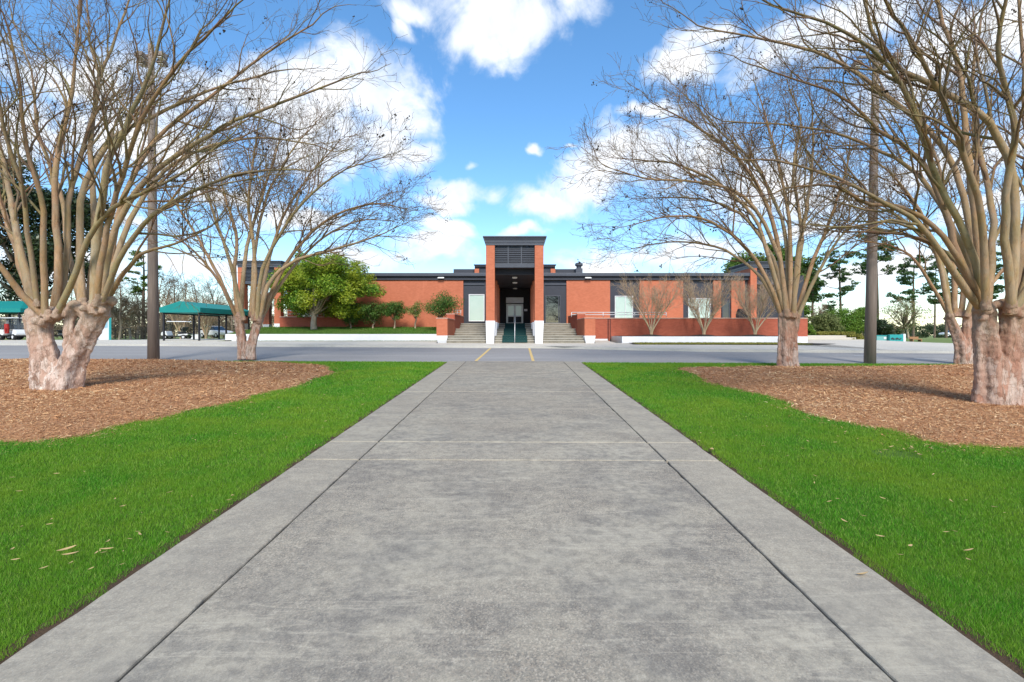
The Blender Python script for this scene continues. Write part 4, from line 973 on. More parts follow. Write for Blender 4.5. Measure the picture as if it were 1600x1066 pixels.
CFGS = dict(npts=[7, 5, 4, 4], sides=[5, 4, 3, 3], len=[1.25, .7, .42, .25], kids=[5, 4, 2, 0], up=[.10, .08, .06, .05], wig=[.11, .13, .16, .16], ang=(12, 40), rmin=.0045, t0=.15, pod=0)
def vase_tree(name, label, cat, loc, h, spread, nst, mat, cfg, seed, group=None, r0=.055, fork=.28):
    rnd = random.Random(seed); root = thing(name, label, cat, loc, 0, group); tw = Twigs(); tk = Twigs()
    for i in range(nst):
        a = 2*math.pi*(i+rnd.random()*.6)/nst; e = spread*(.55+.45*rnd.random())
        c, s = math.cos(a), math.sin(a)
        ctrl = [np.array(q) for q in ((c*.05, s*.05, -.12), (c*.13, s*.13, h*.10), (c*e*.36, s*e*.36, h*fork*1.4), (c*e*.62, s*e*.62, h*.62), (c*e*.88, s*e*.88, h*.86))]
        pts = catmull(ctrl, 14); rs = [r0*(1-.75*j/13) for j in range(14)]
        tk.add(list(pts[:7]), rs[:7], 8); tw.add(list(pts[6:]), rs[6:], 6)
        for j in range(11):
            f = 5+7.8*(j+rnd.random())/11; q = int(f); pt = pts[q]; td = unit(pts[q+1]-pts[q])
            ax = unit(np.cross(td, np.array([rnd.gauss(0, 1), rnd.gauss(0, 1), rnd.gauss(0, 1)])))
            sprout(tw, None, rnd, pt, rot_about(td, ax, R(rnd.uniform(12, 38))), cfg['len'][0]*rnd.uniform(.6, 1.1), rs[q]*.55, 0, cfg)
    tk.build('trunk', mat, root); tw.build('crown', mat, root)
    return root
for i, (px, lab, h) in enumerate(((1018, 'small bare pruned myrtle in the planter nearest the stairs', 3.9), (1100, 'small bare pruned myrtle in middle of white planter', 4.0), (1180, 'small bare pruned myrtle at the tower end of the white planter', 3.8))):
    vase_tree('small_myrtle', lab, 'tree', (X(px, 35.3), 35.3, 1.78), h, 2.5, 9, M['small_myrtle'], CFGS, 40+i, 'small bare myrtles in the white planter')
# dark covered grill seen over the terrace wall
gq = thing('covered_grill', 'dark covered barbecue grill on terrace behind the brick wall', 'grill', (X(1159, 38.5), 38.5, FL))
MB().hexa([(-.38, -.25, .75), (.30, -.25, .75), (.30, .25, .75), (-.38, .25, .75)], [(-.26, -.14, 1.15), (.2, -.14, 1.15), (.2, .2, 1.15), (-.26, .2, 1.15)]).build('lid', M['black'], gq, bevel=.05)
MB().box(-.38, .30, -.25, .25, 0, .745).build('cabinet', M['vinyl'], gq, bevel=.02); MB().box(.305, .62, -.22, .22, .66, .72).build('side_shelf', M['rail'], gq, bevel=.01)
# ------------------------------------------------------------------ leafy trees
def leaf_cloud(centres, radii, n, size, r, flat=.6, squash=.75):
    out = []
    for c, rad in zip(centres, radii):
        k = int(n*(rad/np.mean(radii))**2)
        d = r.normal(0, 1, (k, 3)); d /= np.linalg.norm(d, axis=1)[:, None]; q = d*(rad*r.random(k)**.45)[:, None]; q[:, 2] *= squash
        nrm = d*.6+r.normal(0, 1, (k, 3))*.55+np.array([0, 0, flat]); nrm /= np.linalg.norm(nrm, axis=1)[:, None]
        u = np.cross(nrm, r.normal(0, 1, (k, 3))); u /= np.linalg.norm(u, axis=1)[:, None]; w_ = np.cross(nrm, u)
        s = size*r.uniform(.6, 1.3, k)[:, None]; ctr = c+q
        out.append(np.stack([ctr-u*s, ctr-w_*s*.5, ctr+u*s, ctr+w_*s*.5], 1).reshape(-1, 3))
    return np.concatenate(out)
def crown_centres(n, rx, ry, rz, r, shell=.55, lumps=0):
    d = r.normal(0, 1, (n, 3)); d /= np.linalg.norm(d, axis=1)[:, None]
    return d*(shell+(1-shell)*r.random(n))[:, None]*np.array([rx, ry, rz])
def leafy(name, label, cat, loc, trunk_h, crown_z, rx, ry, rz, ncl, nleaf, cr, size, mat, bark, seed, tr=.15, group=None, shell=.5, flat=.6, zmin=-1, nlimb=9, squash=.75, cxo=0):
    r = np.random.default_rng(seed); rnd = random.Random(seed); root = thing(name, label, cat, loc, 0, group)
    cc = crown_centres(ncl, rx, ry, rz, r, shell); cc = cc[cc[:, 2] > zmin*rz]; cc[:, 2] += crown_z; cc[:, 0] += cxo
    tk = Twigs()
    tk.add([np.array((0, 0, -.2)), np.array((rnd.gauss(0, .05), 0, trunk_h*.4)), np.array((rnd.gauss(0, .1), rnd.gauss(0, .05), trunk_h*.8)), np.array((0, 0, crown_z))], [tr*1.3, tr, tr*.85, tr*.5], 10)
    order = list(range(len(cc))); rnd.shuffle(order)
    for i in order[:nlimb]:
        e = cc[i]*np.array([.85, .85, 1]); s = np.array((0, 0, trunk_h*rnd.uniform(.75, 1.0)))
        tk.add([s, s+(e-s)*.35+np.array([0, 0, -.1*rz]), s+(e-s)*.7+np.array([0, 0, -.06*rz]), e], [tr*.5, tr*.36, tr*.22, tr*.08], 6)
    tk.build('trunk', bark, root)
    np_mesh('crown', leaf_cloud(cc, r.uniform(.6, 1.25, len(cc))*cr, nleaf, size, r, flat, squash), 4, mat, root)
    return root
YT = 41.8
leafy('evergreen_tree', 'broad leafy yellow green tree before the left brick facade', 'tree', (X(491, YT), YT, 2.15), 1.7, 3.85, 4.7, 3.3, 3.0, 135, 380, .80, .10, M['leaf_green'], M['pale_bark'], 61, .24, shell=.45, nlimb=16, zmin=-.85, cxo=.9)
for i, (px, cx_, top, bot, hw, mt, lab) in enumerate((
   (548, 546, 472, 507, 17, 'leaf_shrub', 'small dark green standard tree by the wall, nearest the big leafy tree'),
   (583, 583, 467, 506, 20, 'leaf_shrub', 'small green standard tree by the brick wall, second from the big tree'),
   (616, 616, 467, 502, 16, 'leaf_shrub', 'small round green standard tree against bare brick wall with twin stems'),
   (649, 650, 471, 497, 12, 'leaf_pale', 'small pale yellowish thin standard tree against the brick wall'),
   (687, 686, 457, 497, 26, 'leaf_shrub', 'rounded bushy green tree beside the left stair cheek wall'))):
    Yt = 42.6 if i < 4 else 40.5; base = H(513, 42.6) if i < 4 else 2.0
    zc = (H(top, Yt)+H(bot, Yt))/2-base; rz = (H(top, Yt)-H(bot, Yt))/2; rx = hw*Yt/F*1.32
    leafy('small_tree', lab, 'tree', (X(px, Yt), Yt, base), zc-rz*.8, zc, rx*.98, rx*.9, rz*.95, 26 if i != 3 else 14, 210 if i != 3 else 110, rx*.42, .065, M[mt], M['pale_bark'], 70+i, .07, 'small standard trees along the brick wall', shell=.35, nlimb=8)
# ------------------------------------------------------------------ canopies, carts, kiosk on the left
def gable_canopy():
    x0, x1, y0, y1 = X(254.5, 36.6), X(313, 36.6), 36.4, 43.6; xm = (x0+x1)/2; zg = G(36.6)+.12
    r_ = thing('canopy', 'green gabled fabric canopy on black posts across the road', 'canopy', (xm, 40, zg))
    hx = (x1-x0)/2+.12; ze, zf, zr = 2.14, 2.52, 3.02
    prof = [(-hx, ze), (hx, ze), (hx, zf), (0, zr), (-hx, zf)]
    MB().prism([(p_[0], p_[1]) for p_ in prof], -3.6, 3.65, 'y').build('roof', M['teal_cloth'], r_, bevel=.02)
    for yy in (-3.4, 0, 3.4):
        for s in (-1, 1): MB().box(s*(hx-.2)-.055, s*(hx-.2)+.055, yy-.055, yy+.055, -.02, ze+.05).build('post', M['black'], r_, bevel=.01)
    for s in (-1, 1): MB().box(s*(hx-.2)-.04, s*(hx-.2)+.04, -3.4, 3.4, ze-.1, ze+.02).build('beam', M['black'], r_)
gable_canopy()
def hip_canopy():
    Yc = 40.0; xr = X(34, 38); r_ = thing('canopy', 'green hipped fabric canopy over the golf carts at left edge', 'canopy', (xr-5.5, 40.2, G(38)+.12))
    ze, zf, zr = H(488, 38)-G(38)-.12, H(482, 38)-G(38)-.12, H(470.5, 40)-G(38)-.12
    a, d = 5.5, 2.3
    lo = [(-a, -d, ze), (a, -d, ze), (a, d, ze), (-a, d, ze)]; md = [(-a, -d, zf), (a, -d, zf), (a, d, zf), (-a, d, zf)]
    tp = [(-a+2.0, 0, zr), (a-2.0, 0, zr)]
    MB().add(lo+md+tp, [(3, 2, 1, 0), (0, 1, 5, 4), (1, 2, 6, 5), (2, 3, 7, 6), (3, 0, 4, 7), (4, 5, 9, 8), (5, 6, 9), (6, 7, 8, 9), (7, 4, 8)]).build('roof', M['teal_cloth'], r_)
    for xx in (-5.2, 0, 5.2):
        for s in (-1, 1): MB().box(xx-.06, xx+.06, s*2.1-.06, s*2.1+.06, -.02, ze+.05).build('post', M['black'], r_, bevel=.01)
hip_canopy()
def wheel(r_, x, y, rad=.24, w=.2):
    t = MB().tube([(x, y-w/2, rad), (x, y-w/2+.03, rad), (x, y+w/2-.03, rad), (x, y+w/2, rad)], [rad*.86, rad, rad, rad*.86], 18).build('wheel', M['rubber'], r_, smooth=False)
    MB().tube([(x, y-w/2-.012, rad), (x, y+w/2+.012, rad)], rad*.5, 14).build('rim', M['rail'], t)
def make_cart(label, loc, rz):
    r_ = thing('golf_cart', label, 'golf cart', loc, rz, 'golf carts parked across the road')
    MB().box(-1.12, 1.08, -.5, .5, .26, .37).build('chassis', M['black'], r_, bevel=.02)
    MB().prism([(.60, .375), (1.14, .375), (1.2, .5), (1.13, .72), (.82, .84), (.74, .80)], -.54, .54, 'y').build('front_cowl', M['car_white'], r_, bevel=.04)
    MB().prism([(-1.14, .42), (-.30, .375), (-.26, .50), (-1.05, .56), (-1.16, .52)], -.54, .54, 'y').build('rear_fender', M['car_white'], r_, bevel=.03)
    MB().box(-.98, -.28, -.48, .48, .52, .638).build('seat_base', M['vinyl'], r_, bevel=.02)
    MB().box(-.62, -.14, -.5, .5, .64, .80).build('seat', M['vinyl'], r_, bevel=.04)
    MB().hexa([(-.68, -.5, .82), (-.56, -.5, .82), (-.56, .5, .82), (-.68, .5, .82)], [(-.78, -.5, 1.22), (-.68, -.5, 1.22), (-.68, .5, 1.22), (-.78, .5, 1.22)]).build('seat_back', M['vinyl'], r_, bevel=.04)
    MB().hexa([(-1.05, -.58, 1.72), (.72, -.58, 1.72), (.72, .58, 1.72), (-1.05, .58, 1.72)], [(-.98, -.52, 1.79), (.66, -.52, 1.79), (.66, .52, 1.79), (-.98, .52, 1.79)]).build('roof', M['car_white'], r_, bevel=.02)
    for s in (-1, 1):
        MB().tube([(.80, s*.5, .84), (.62, s*.5, 1.73)], .02, 6).build('roof_post', M['black'], r_); MB().tube([(-.95, s*.5, .64), (-.98, s*.5, 1.73)], .02, 6).build('roof_post', M['black'], r_)
    MB().hexa([(.80, -.48, .88), (.815, -.48, .88), (.815, .48, .88), (.80, .48, .88)], [(.63, -.48, 1.68), (.645, -.48, 1.68), (.645, .48, 1.68), (.63, .48, 1.68)]).build('windshield', M['clear'], r_)
    MB().tube([(.62, .2, .86), (.38, .2, 1.02)], .02, 6).build('steering_column', M['black'], r_)
    for xx in (-.78, .84):
        for s in (-1, 1): wheel(r_, xx, s*.48)
    MB().box(-1.32, -.95, -.42, .42, .56, .60).build('bag_well', M['black'], r_)
    return r_
m_, nt_, b_ = nodes('clear'); b_.inputs['Base Color'].default_value = (.3, .34, .36, 1); b_.inputs['Roughness'].default_value = .05; b_.inputs['Alpha'].default_value = .14; M['clear'] = m_
gz = G(38)+.12
c0 = make_cart('white golf cart under the green canopy with a red golf bag on it', (X(-2, 38.3), 38.3, gz), R(-8))
for (px, yy, rz, lab) in ((25, 38.4, R(-20), 'white golf cart under the green canopy nearest the pale tree trunk'), (40, 40.3, R(8), 'white golf cart half hidden behind the left trunk, rear row of canopy'),
                          (6, 41.0, R(12), 'white golf cart at back of the canopy, behind the red bag'), (90, 41.5, R(250), 'white golf cart seen between the two stems of the pale trunk'), (277, 47, R(190), 'small white golf cart parked beyond the gabled green canopy')):
    c = copy_tree(c0); c.location = (X(px, yy), yy, gz if yy < 45 else G(yy)+.02); c.rotation_euler = (0, 0, rz); c['label'] = lab
gb = thing('golf_bag', 'red golf bag strapped on back of a white golf cart', 'golf bag', (X(11, 37.7), 37.7, gz+.52), R(10))
MB().tube([(0, 0, 0), (0, 0, .4), (-.04, 0, .75)], [.13, .15, .14], 12).build('bag', M['red'], gb); MB().tube([(0, -.15, .15), (0, -.17, .4)], [.06, .07], 8).build('pocket', M['red'], gb)
for i in range(3): MB().tube([(-.03+.04*i, .02*i, .74), (-.05+.05*i, .03*i, 1.02)], .018, 6).build('club', M['steel'], gb)
kg = thing('kiosk', 'white kiosk with teal corner strips and blue poster panels', 'kiosk', (X(155, 38), 38.2, gz), R(-38))
kh = 1.78
MB().box(-.55, .55, -.42, .42, 0, kh).build('cabinet', M['white'], kg, bevel=.02)
for sx, sy in ((-1, -1), (1, -1), (1, 1), (-1, 1)):
    MB().box(sx*.55-.07, sx*.55+.07, sy*.42-.07, sy*.42+.07, -.01, kh+.02).build('corner_strip', M['teal'], kg, bevel=.01)
MB().box(-.36, .36, -.435, -.421, kh*.55, kh*.95).build('poster', M['poster'], kg); MB().box(.551, .565, -.26, .26, kh*.55, kh*.95).build('poster', M['poster'], kg)
MB().box(-.62, .62, -.49, .49, kh+.022, kh+.07).build('top', M['white'], kg, bevel=.01)
# low white walls and a parked car beyond the canopy
w = thing('low_wall', 'white low wall block beside the gabled canopy near the trunk', 'wall', (X(363, 40.5), 40.5, G(40)+.0)); MB().box(-.55, .6, -.15, .15, 0, .62).build('wall', M['white'], w, bevel=.02); MB().box(-.58, .63, -.18, .18, .622, .66).build('cap', M['white'], w)
w = thing('low_wall', 'white low wall seen through the canopy, beyond the small cart', 'wall', (X(300, 52), 52, G(52))); MB().box(-.9, .9, -.12, .12, 0, .48).build('wall', M['white'], w, bevel=.02); MB().box(-.93, .93, -.15, .15, .482, .52).build('cap', M['white'], w)
def car(label, loc, rz, mat, group=None):
    r_ = thing('parked_car', label, 'car', loc, rz, group)
    MB().prism([(-2.2, .35), (2.15, .35), (2.25, .6), (2.1, .86), (1.1, .98), (-1.5, 1.0), (-2.2, .95), (-2.28, .6)], -.88, .88, 'y').build('body', M[mat], r_, bevel=.08)
    MB().hexa([(-1.75, -.80, .98), (1.1, -.80, .98), (1.1, .80, .98), (-1.75, .80, .98)], [(-1.2, -.66, 1.48), (.35, -.66, 1.48), (.35, .66, 1.48), (-1.2, .66, 1.48)]).build('cabin', M['dark_glass'], r_, bevel=.04)
    MB().box(-1.15, .3, -.64, .64, 1.46, 1.52).build('roof', M[mat], r_, bevel=.03)
    for xx in (-1.4, 1.38):
        for s in (-1, 1): wheel(r_, xx, s*.78, .33, .22)
    for s in (-1, 1): MB().box(2.16, 2.24, s*.62-.18, s*.62+.18, .62, .76).build('headlight', M['lamp'], r_, bevel=.02)
    return r_
car('white car parked far off, seen under the gabled green canopy', (X(337, 62), 62, G(62)), R(-25), 'car_white')
car('white car far off across the field beside the reddish trunk', (X(1487, 110), 110, G(110)+.15), R(175), 'car_white')
# fence of thin posts
f_ = thing('wood_fence', 'thin brown post and rail fence before the woods, left of pole', 'fence', (X(200, 56), 56, G(56)))
l = (X(248, 56)-X(160, 56))/2
for z in (.45, .95): MB().box(-l, l, -.03, .03, z, z+.1).build('rail', M['wood_fence'], f_)
for i in range(12):
    xx = -l+2*l*i/11; MB().box(xx-.05, xx+.05, -.05, .05, -.05, 1.35).build('post', M['wood_fence'], f_)
# ------------------------------------------------------------------ right: hedge, steps, utility boxes, bench
s_ = thing('garden_steps', 'three low pale concrete steps before the clipped hedge', 'stairs', (X(1290, 39), 38.6, G(38)+.1))
for i in range(3): MB().box(-2.6+.3*i*0, 3.0-.45*i, i*.5, 2.2, -.1+.15*i, .05+.16*i).build('step', M['drive'], s_, bevel=.015)
def hedge(label, x0, x1, Y, zb, zt, d, mat, seed, name='hedge', slope=0):
    r = np.random.default_rng(seed); w_ = (x1-x0)/2; root = thing(name, label, name, ((x0+x1)/2, Y, zb))
    n = int(w_*2*d*26)+20; c = np.column_stack([r.uniform(-w_, w_, n), r.uniform(-d/2, d/2, n), r.uniform(.08, zt-zb, n)]); c[:, 2] *= 1-slope*np.clip(c[:, 0]/w_, 0, 1)
    np_mesh('foliage', leaf_cloud(c, np.full(n, .2), 70, .055, r), 4, mat, root)
    st_ = Twigs()
    for i in range(8): xx = -w_+2*w_*(i+.5)/8; st_.add([np.array((xx, 0, -.1)), np.array((xx, 0, .1)), np.array((xx+.05, 0, .25))], [.03, .025, .02], 5)
    st_.build('stem', M['grey_bark'], root)
hedge('clipped yellow green hedge above the pale steps on the right', X(1275, 41), X(1330, 41), 41.0, 1.75, H(520, 41), .9, M['leaf_gold'], 81)
hedge('low sprawling yellow green hedge sloping down beside light pole', X(1324, 39.6), X(1352, 39.6), 39.6, 1.3, H(522, 39.6), 1.2, M['leaf_gold'], 82, slope=.6)
leafy('round_shrub', 'round dark green clipped shrub right of the white planter end', 'shrub', (X(1263, 41), 41, 1.6), .3, .55, .62, .6, .52, 30, 150, .22, .05, M['leaf_hedge'], M['grey_bark'], 83, .05, shell=.3, nlimb=4)
ub = thing('utility_sign', 'turquoise sign panel with dark wavy lettering on the right drive', 'sign', (X(1399, 40), 40, H(536.5, 40)))
wv = (X(1409, 40)-X(1388, 40))/2; hh = (536.5-523)*40/F
MB().box(-wv, wv, -.12, .12, 0, hh).build('panel', M['teal'], ub, bevel=.02); MB().box(wv+.003, wv+.2, -.14, .14, -.02, hh+.06).build('post', M['white'], ub, bevel=.01)
sq = MB()
for i in range(11): sq.box(-wv+.1+i*(2*wv-.25)/11, -wv+.1+(i+.8)*(2*wv-.25)/11, -.135, -.121, hh*.42+.03*math.sin(i*2.1), hh*.60+.05*math.sin(i*1.3))
sq.build('lettering', M['dark'], ub)
ub = thing('utility_box', 'pale green utility box beside turquoise sign, right of light pole', 'utility box', (X(1377, 40.4), 40.4, H(536, 40.4)))
wv = (X(1386.5, 40.4)-X(1367, 40.4))/2; hh = (536-525)*40.4/F
MB().box(-wv, wv, -.2, .2, 0, hh).build('cabinet', M['teal_pale'], ub, bevel=.02); MB().box(-wv-.03, wv+.03, -.23, .23, hh+.002, hh+.06).build('lid', M['teal'], ub, bevel=.01)
MB().box(wv*.1, wv*.5, -.215, -.201, hh*.55, hh*.85).build('notice', M['white'], ub)
bn = thing('bench', 'brown wooden bench with back on the drive far right', 'bench', (X(1431, 44), 44, H(534.5, 44)))
MB().box(-.42, .42, -.2, .2, .22, .28).build('seat', M['bench'], bn, bevel=.01); MB().box(-.42, .42, .2, .25, .24, .48).build('backrest', M['bench'], bn, bevel=.01)
for s in (-1, 1): MB().box(s*.38-.04, s*.38+.04, -.18, .2, 0, .218).build('leg', M['bench'], bn)
# ------------------------------------------------------------------ background trees
CFGW = dict(npts=[7, 5, 4, 4], sides=[5, 4, 3, 3], len=[3.2, 1.8, 1.0, .55], kids=[6, 5, 3, 0], up=[.08, .05, .04, .02], wig=[.16, .18, .2, .2], ang=(22, 60), rmin=.011, t0=.2, pod=0)
def bare_tree(label, loc, h, seed, mat, group, spread=.42, tr=.2):
    rnd = random.Random(seed); root = thing('bare_tree', label, 'tree', loc, 0, group); tk = Twigs(); tw = Twigs()
    ctrl = [np.array((0, 0, -.3)), np.array((rnd.gauss(0, .15), 0, h*.3)), np.array((rnd.gauss(0, .3), rnd.gauss(0, .3), h*.6)), np.array((rnd.gauss(0, .6), rnd.gauss(0, .6), h*.92))]
    pts = catmull(ctrl, 16); rs = [tr*(1-.85*j/15) for j in range(16)]; tk.add(list(pts), rs, 8)
    for j in range(17):
        f = 4+10.8*(j+rnd.random())/17; q = int(f); td = unit(pts[q+1]-pts[q]); ax = unit(np.cross(td, np.array([rnd.gauss(0, 1), rnd.gauss(0, 1), rnd.gauss(0, .3)])))
        sprout(tw, None, rnd, pts[q], rot_about(td, ax, R(rnd.uniform(32, 68))), h*spread*rnd.uniform(.6, 1.1)*(1.15-q/16), rs[q]*.55, 0, dict(CFGW, len=[h*.30, h*.17, h*.09, h*.05]))
    tk.build('trunk', mat, root); tw.build('crown', mat, root); return root
protos = [bare_tree('tall thin grey bare tree in the woods left of the light pole', (X(190, 66), 66, G(66)), 8.5, 901, M['grey_bark'], 'bare trees of the left woods'),
          bare_tree('grey bare tree in the woods behind the gabled canopy', (X(262, 70), 70, G(70)), 9.0, 902, M['grey_bark'], 'bare trees of the left woods', .5),
          bare_tree('pale grey bare tree with wide crown right of the kiosk', (X(186, 52), 52, G(52)), 4.6, 903, M['pale_bark'], 'bare trees of the left woods', .6, .14)]
for (pi, px, yy, s, rz, lab) in ((0, 12, 62, 1.0, 1, 'grey bare tree behind the golf cart canopy'), (1, 48, 72, 1.0, 2, 'grey bare tree behind the golf cart canopy'), (0, 110, 70, .9, 3, 'grey bare tree in the woods seen between pale trunk limbs'),
      (1, 140, 64, .9, 4, 'grey bare tree in the woods behind the kiosk'), (0, 165, 74, 1.0, 5, 'grey bare tree in the woods behind the kiosk'), (1, 215, 62, .85, 1.5, 'grey bare tree in the woods just left of light pole'), (0, 288, 78, 1.05, 2.5, 'grey bare tree in the woods behind the gabled canopy'),
      (1, 318, 72, .85, 3.5, 'grey bare tree in the woods behind the gabled canopy'), (0, 340, 84, 1.0, 4.5, 'grey bare tree in the woods behind the gabled canopy'), (1, 362, 68, .8, 5.5, 'grey bare tree in the woods behind the farther left myrtle'), (1, 175, 80, 1.15, .3, 'grey bare tree in the woods behind the kiosk'), (0, 252, 66, 1.05, 5.1, 'grey bare tree in the woods just right of light pole'), (1, 272, 82, 1.2, 3.9, 'grey bare tree in the woods behind the gabled canopy'), (0, 306, 66, .95, .7, 'grey bare tree in the woods behind the gabled canopy'), (1, 332, 78, 1.1, 2.0, 'grey bare tree in the woods behind the gabled canopy'), (0, 385, 80, 1.1, 2.7, 'grey bare tree in the woods behind the farther left myrtle'), (1, 410, 88, 1.1, 4.2, 'grey bare tree in the woods behind the farther left myrtle'), (2, 205, 54, 1.0, 3.3, 'low pale bare tree just left of the light pole'), (2, 100, 56, 1.0, 1.1, 'low pale bare tree seen between pale trunk stems'),
      (2, 236, 58, 1.1, 2.2, 'low pale bare tree directly behind the left light pole'), (2, 420, 75, 1.3, .4, 'pale bare tree behind the left brick tower'), (2, 1282, 55, .9, .9, 'pale grey bare tree behind the bright green bushes on right'), (2, 1420, 62, 1.1, 2.9, 'pale bare tree behind the turquoise sign')):
    c = copy_tree(protos[pi]); c.location = (X(px, yy), yy, G(yy)); c.scale = (s, s, s); c.rotation_euler = (0, 0, rz); c['label'] = lab
    c['group'] = 'bare trees of the left woods' if px < 600 else 'bare trees on the right'
vt = vase_tree('bare_myrtle', 'many stemmed olive bare myrtle seen under the gabled canopy', 'tree', (X(283, 53), 53, G(53)), 4.2, 1.7, 8, M['small_myrtle'], CFGS, 77, None, .08)
c = copy_tree(vt); c.location = (X(322, 58), 58, G(58)); c.rotation_euler = (0, 0, 1); c['label'] = 'second olive bare myrtle under canopy, in front of the white car'
# brush at the foot of the woods
r = np.random.default_rng(91); n = 260; c = np.column_stack([r.uniform(X(-60, 70), X(400, 70), n), r.uniform(62, 90, n), np.zeros(n)]); c[:, 2] = Gv(c[:, 1])+r.uniform(.2, 2.2, n)
tag(np_mesh('brush', leaf_cloud(c, r.uniform(.6, 1.5, n), 70, .13, r, .1), 4, M['brush']), 'grey brown tangled undergrowth at the foot of the left woods', 'undergrowth', kind='stuff')
n = 420; c = np.column_stack([r.uniform(X(-200, 130), X(470, 130), n), r.uniform(95, 140, n), np.zeros(n)]); c[:, 2] = Gv(c[:, 1])+r.uniform(.5, 6.6, n)
tag(np_mesh('brush', leaf_cloud(c, r.uniform(1, 2.4, n), 60, .28, r, .1), 4, M['brush']), 'hazy grey brown wood far behind the left canopy', 'woods', kind='stuff')
n = 900; c = np.column_stack([r.uniform(20, 420, n), r.uniform(300, 400, n), np.zeros(n)]); c[:, 2] = Gv(c[:, 1])+r.random(n)**1.4*8.5
tag(np_mesh('far_woods', leaf_cloud(c, r.uniform(2, 4, n), 60, .8, r, .1), 4, M['woods']), 'far dark green tree line beyond the golf course', 'woods', kind='stuff')
def pine(label, px, Y, top_py, crown_py, hw, seed, mat='needle', ncl=16, group='tall pines behind', tr=.22, lean=0):
    r = np.random.default_rng(seed); rnd = random.Random(seed); zb = G(Y); h = H(top_py, Y)-zb; hc = H(crown_py, Y)-zb; wd = hw*Y/F
    root = thing('pine_tree', label, 'tree', (X(px, Y), Y, zb), 0, group); tk = Twigs()
    pts = catmull([np.array((0, 0, -.3)), np.array((lean*.3, 0, h*.4)), np.array((lean*.6, .1, h*.7)), np.array((lean, 0, h*.97))], 14); tk.add(list(pts), [tr*(1-.75*j/13) for j in range(14)], 8)
    cc = []; rr = []
    for i in range(ncl):
        t = (i+rnd.random())/ncl; z = hc+(h-hc)*t; a = rnd.random()*6.28; rad = wd*(.35+.65*rnd.random())*(1.0-.55*t**2)
        e = np.array((lean*z/h+math.cos(a)*rad, math.sin(a)*rad, z)); s = np.array((lean*z/h, 0, z-rad*.35))
        tk.add([s, s+(e-s)*.4+np.array((0, 0, -.05*rad)), s+(e-s)*.8, e], [tr*.28, tr*.2, tr*.13, .02], 5)
        for q in range(7):
            cc.append(s+(e-s)*rnd.uniform(.6, 1.12)+np.array((rnd.gauss(0, 1)*.5, rnd.gauss(0, 1)*.5, rnd.gauss(0, .25)))*wd*.26); rr.append(wd*rnd.uniform(.09, .2))
    tk.build('trunk', M['pine_bark'], root); np_mesh('crown', leaf_cloud(np.array(cc), np.array(rr), 42, wd*.045, r, .2, .45), 4, M[mat], root)
pine('slim pine with green clumps just left of the left light pole', 224, 60, 392, 462, 28, 701, 'needle_green', 13)
for i, (px, Y, tp, cp, hw, lab) in enumerate(((1314, 75, 392, 462, 34, 'tall pine with open crown left of the right light pole'), (1372, 90, 366, 425, 40, 'tallest pine directly behind the right light pole'), (1427, 85, 400, 468, 36, 'pine with sparse side clumps behind the turquoise sign'),
      (1478, 80, 392, 470, 34, 'pine seen between limbs of the reddish trunk'), (1538, 88, 380, 462, 36, 'pine behind the gnarled near trunk'), (1592, 80, 372, 470, 34, 'pine at far right edge behind the gnarled trunk'), (1268, 78, 420, 500, 36, 'dense pine just right of the right brick tower'), (1460, 110, 410, 470, 26, 'smaller distant pine between the turquoise sign and reddish trunk'))):
    pine(lab, px, Y, tp, cp, hw, 710+i, 'needle', 15, lean=random.uniform(-.5, .5))
leafy('evergreen_tree', 'big round dark evergreen rising behind the right brick tower', 'tree', (X(1205, 82), 82, G(82)), 4, 9.4, 8.4, 6, 6.0, 170, 260, 1.5, .26, M['needle_green'], M['grey_bark'], 62, .4, shell=.5)
leafy('evergreen_tree', 'huge dark evergreen looming behind the nearest left crape myrtle', 'tree', (X(55, 46), 46, G(46)), 4.5, 10.3, 6.4, 5.0, 6.8, 130, 210, 1.25, .19, M['leaf_dark'], M['grey_bark'], 63, .4, shell=.35, nlimb=20)
for i, (px, Y, top, hw, mt, lab) in enumerate(((1318, 52, 480, 34, 'leaf_hedge', 'broad bright green bushy tree left of the right light pole'), (1290, 50, 486, 24, 'leaf_oak', 'dull olive bush left of the bright green bushy tree'), (1347, 54, 478, 22, 'leaf_hedge', 'bright green bushy tree touching the right light pole'), (1378, 50, 500, 16, 'leaf_dark', 'dark low bush just right of the right light pole'),
      (1412, 58, 462, 46, 'leaf_oak', 'spreading grey olive oak behind the turquoise sign'), (1252, 56, 470, 18, 'leaf_hedge', 'tall bright green shrub behind the slim myrtle trunk'))):
    zb = G(Y); zt = H(top, Y)-zb; rx = hw*Y/F
    leafy('bushy_tree', lab, 'tree', (X(px, Y), Y, zb), zt*.3, zt*.54, rx*.85, rx*.8, zt*.42, 50, 190 if i != 4 else 45, rx*.33 if i != 4 else rx*.26, .085, M[mt], M['grey_bark'], 640+i, .12, 'bushy trees beyond the right drive', shell=.4, nlimb=12 if i != 4 else 30)
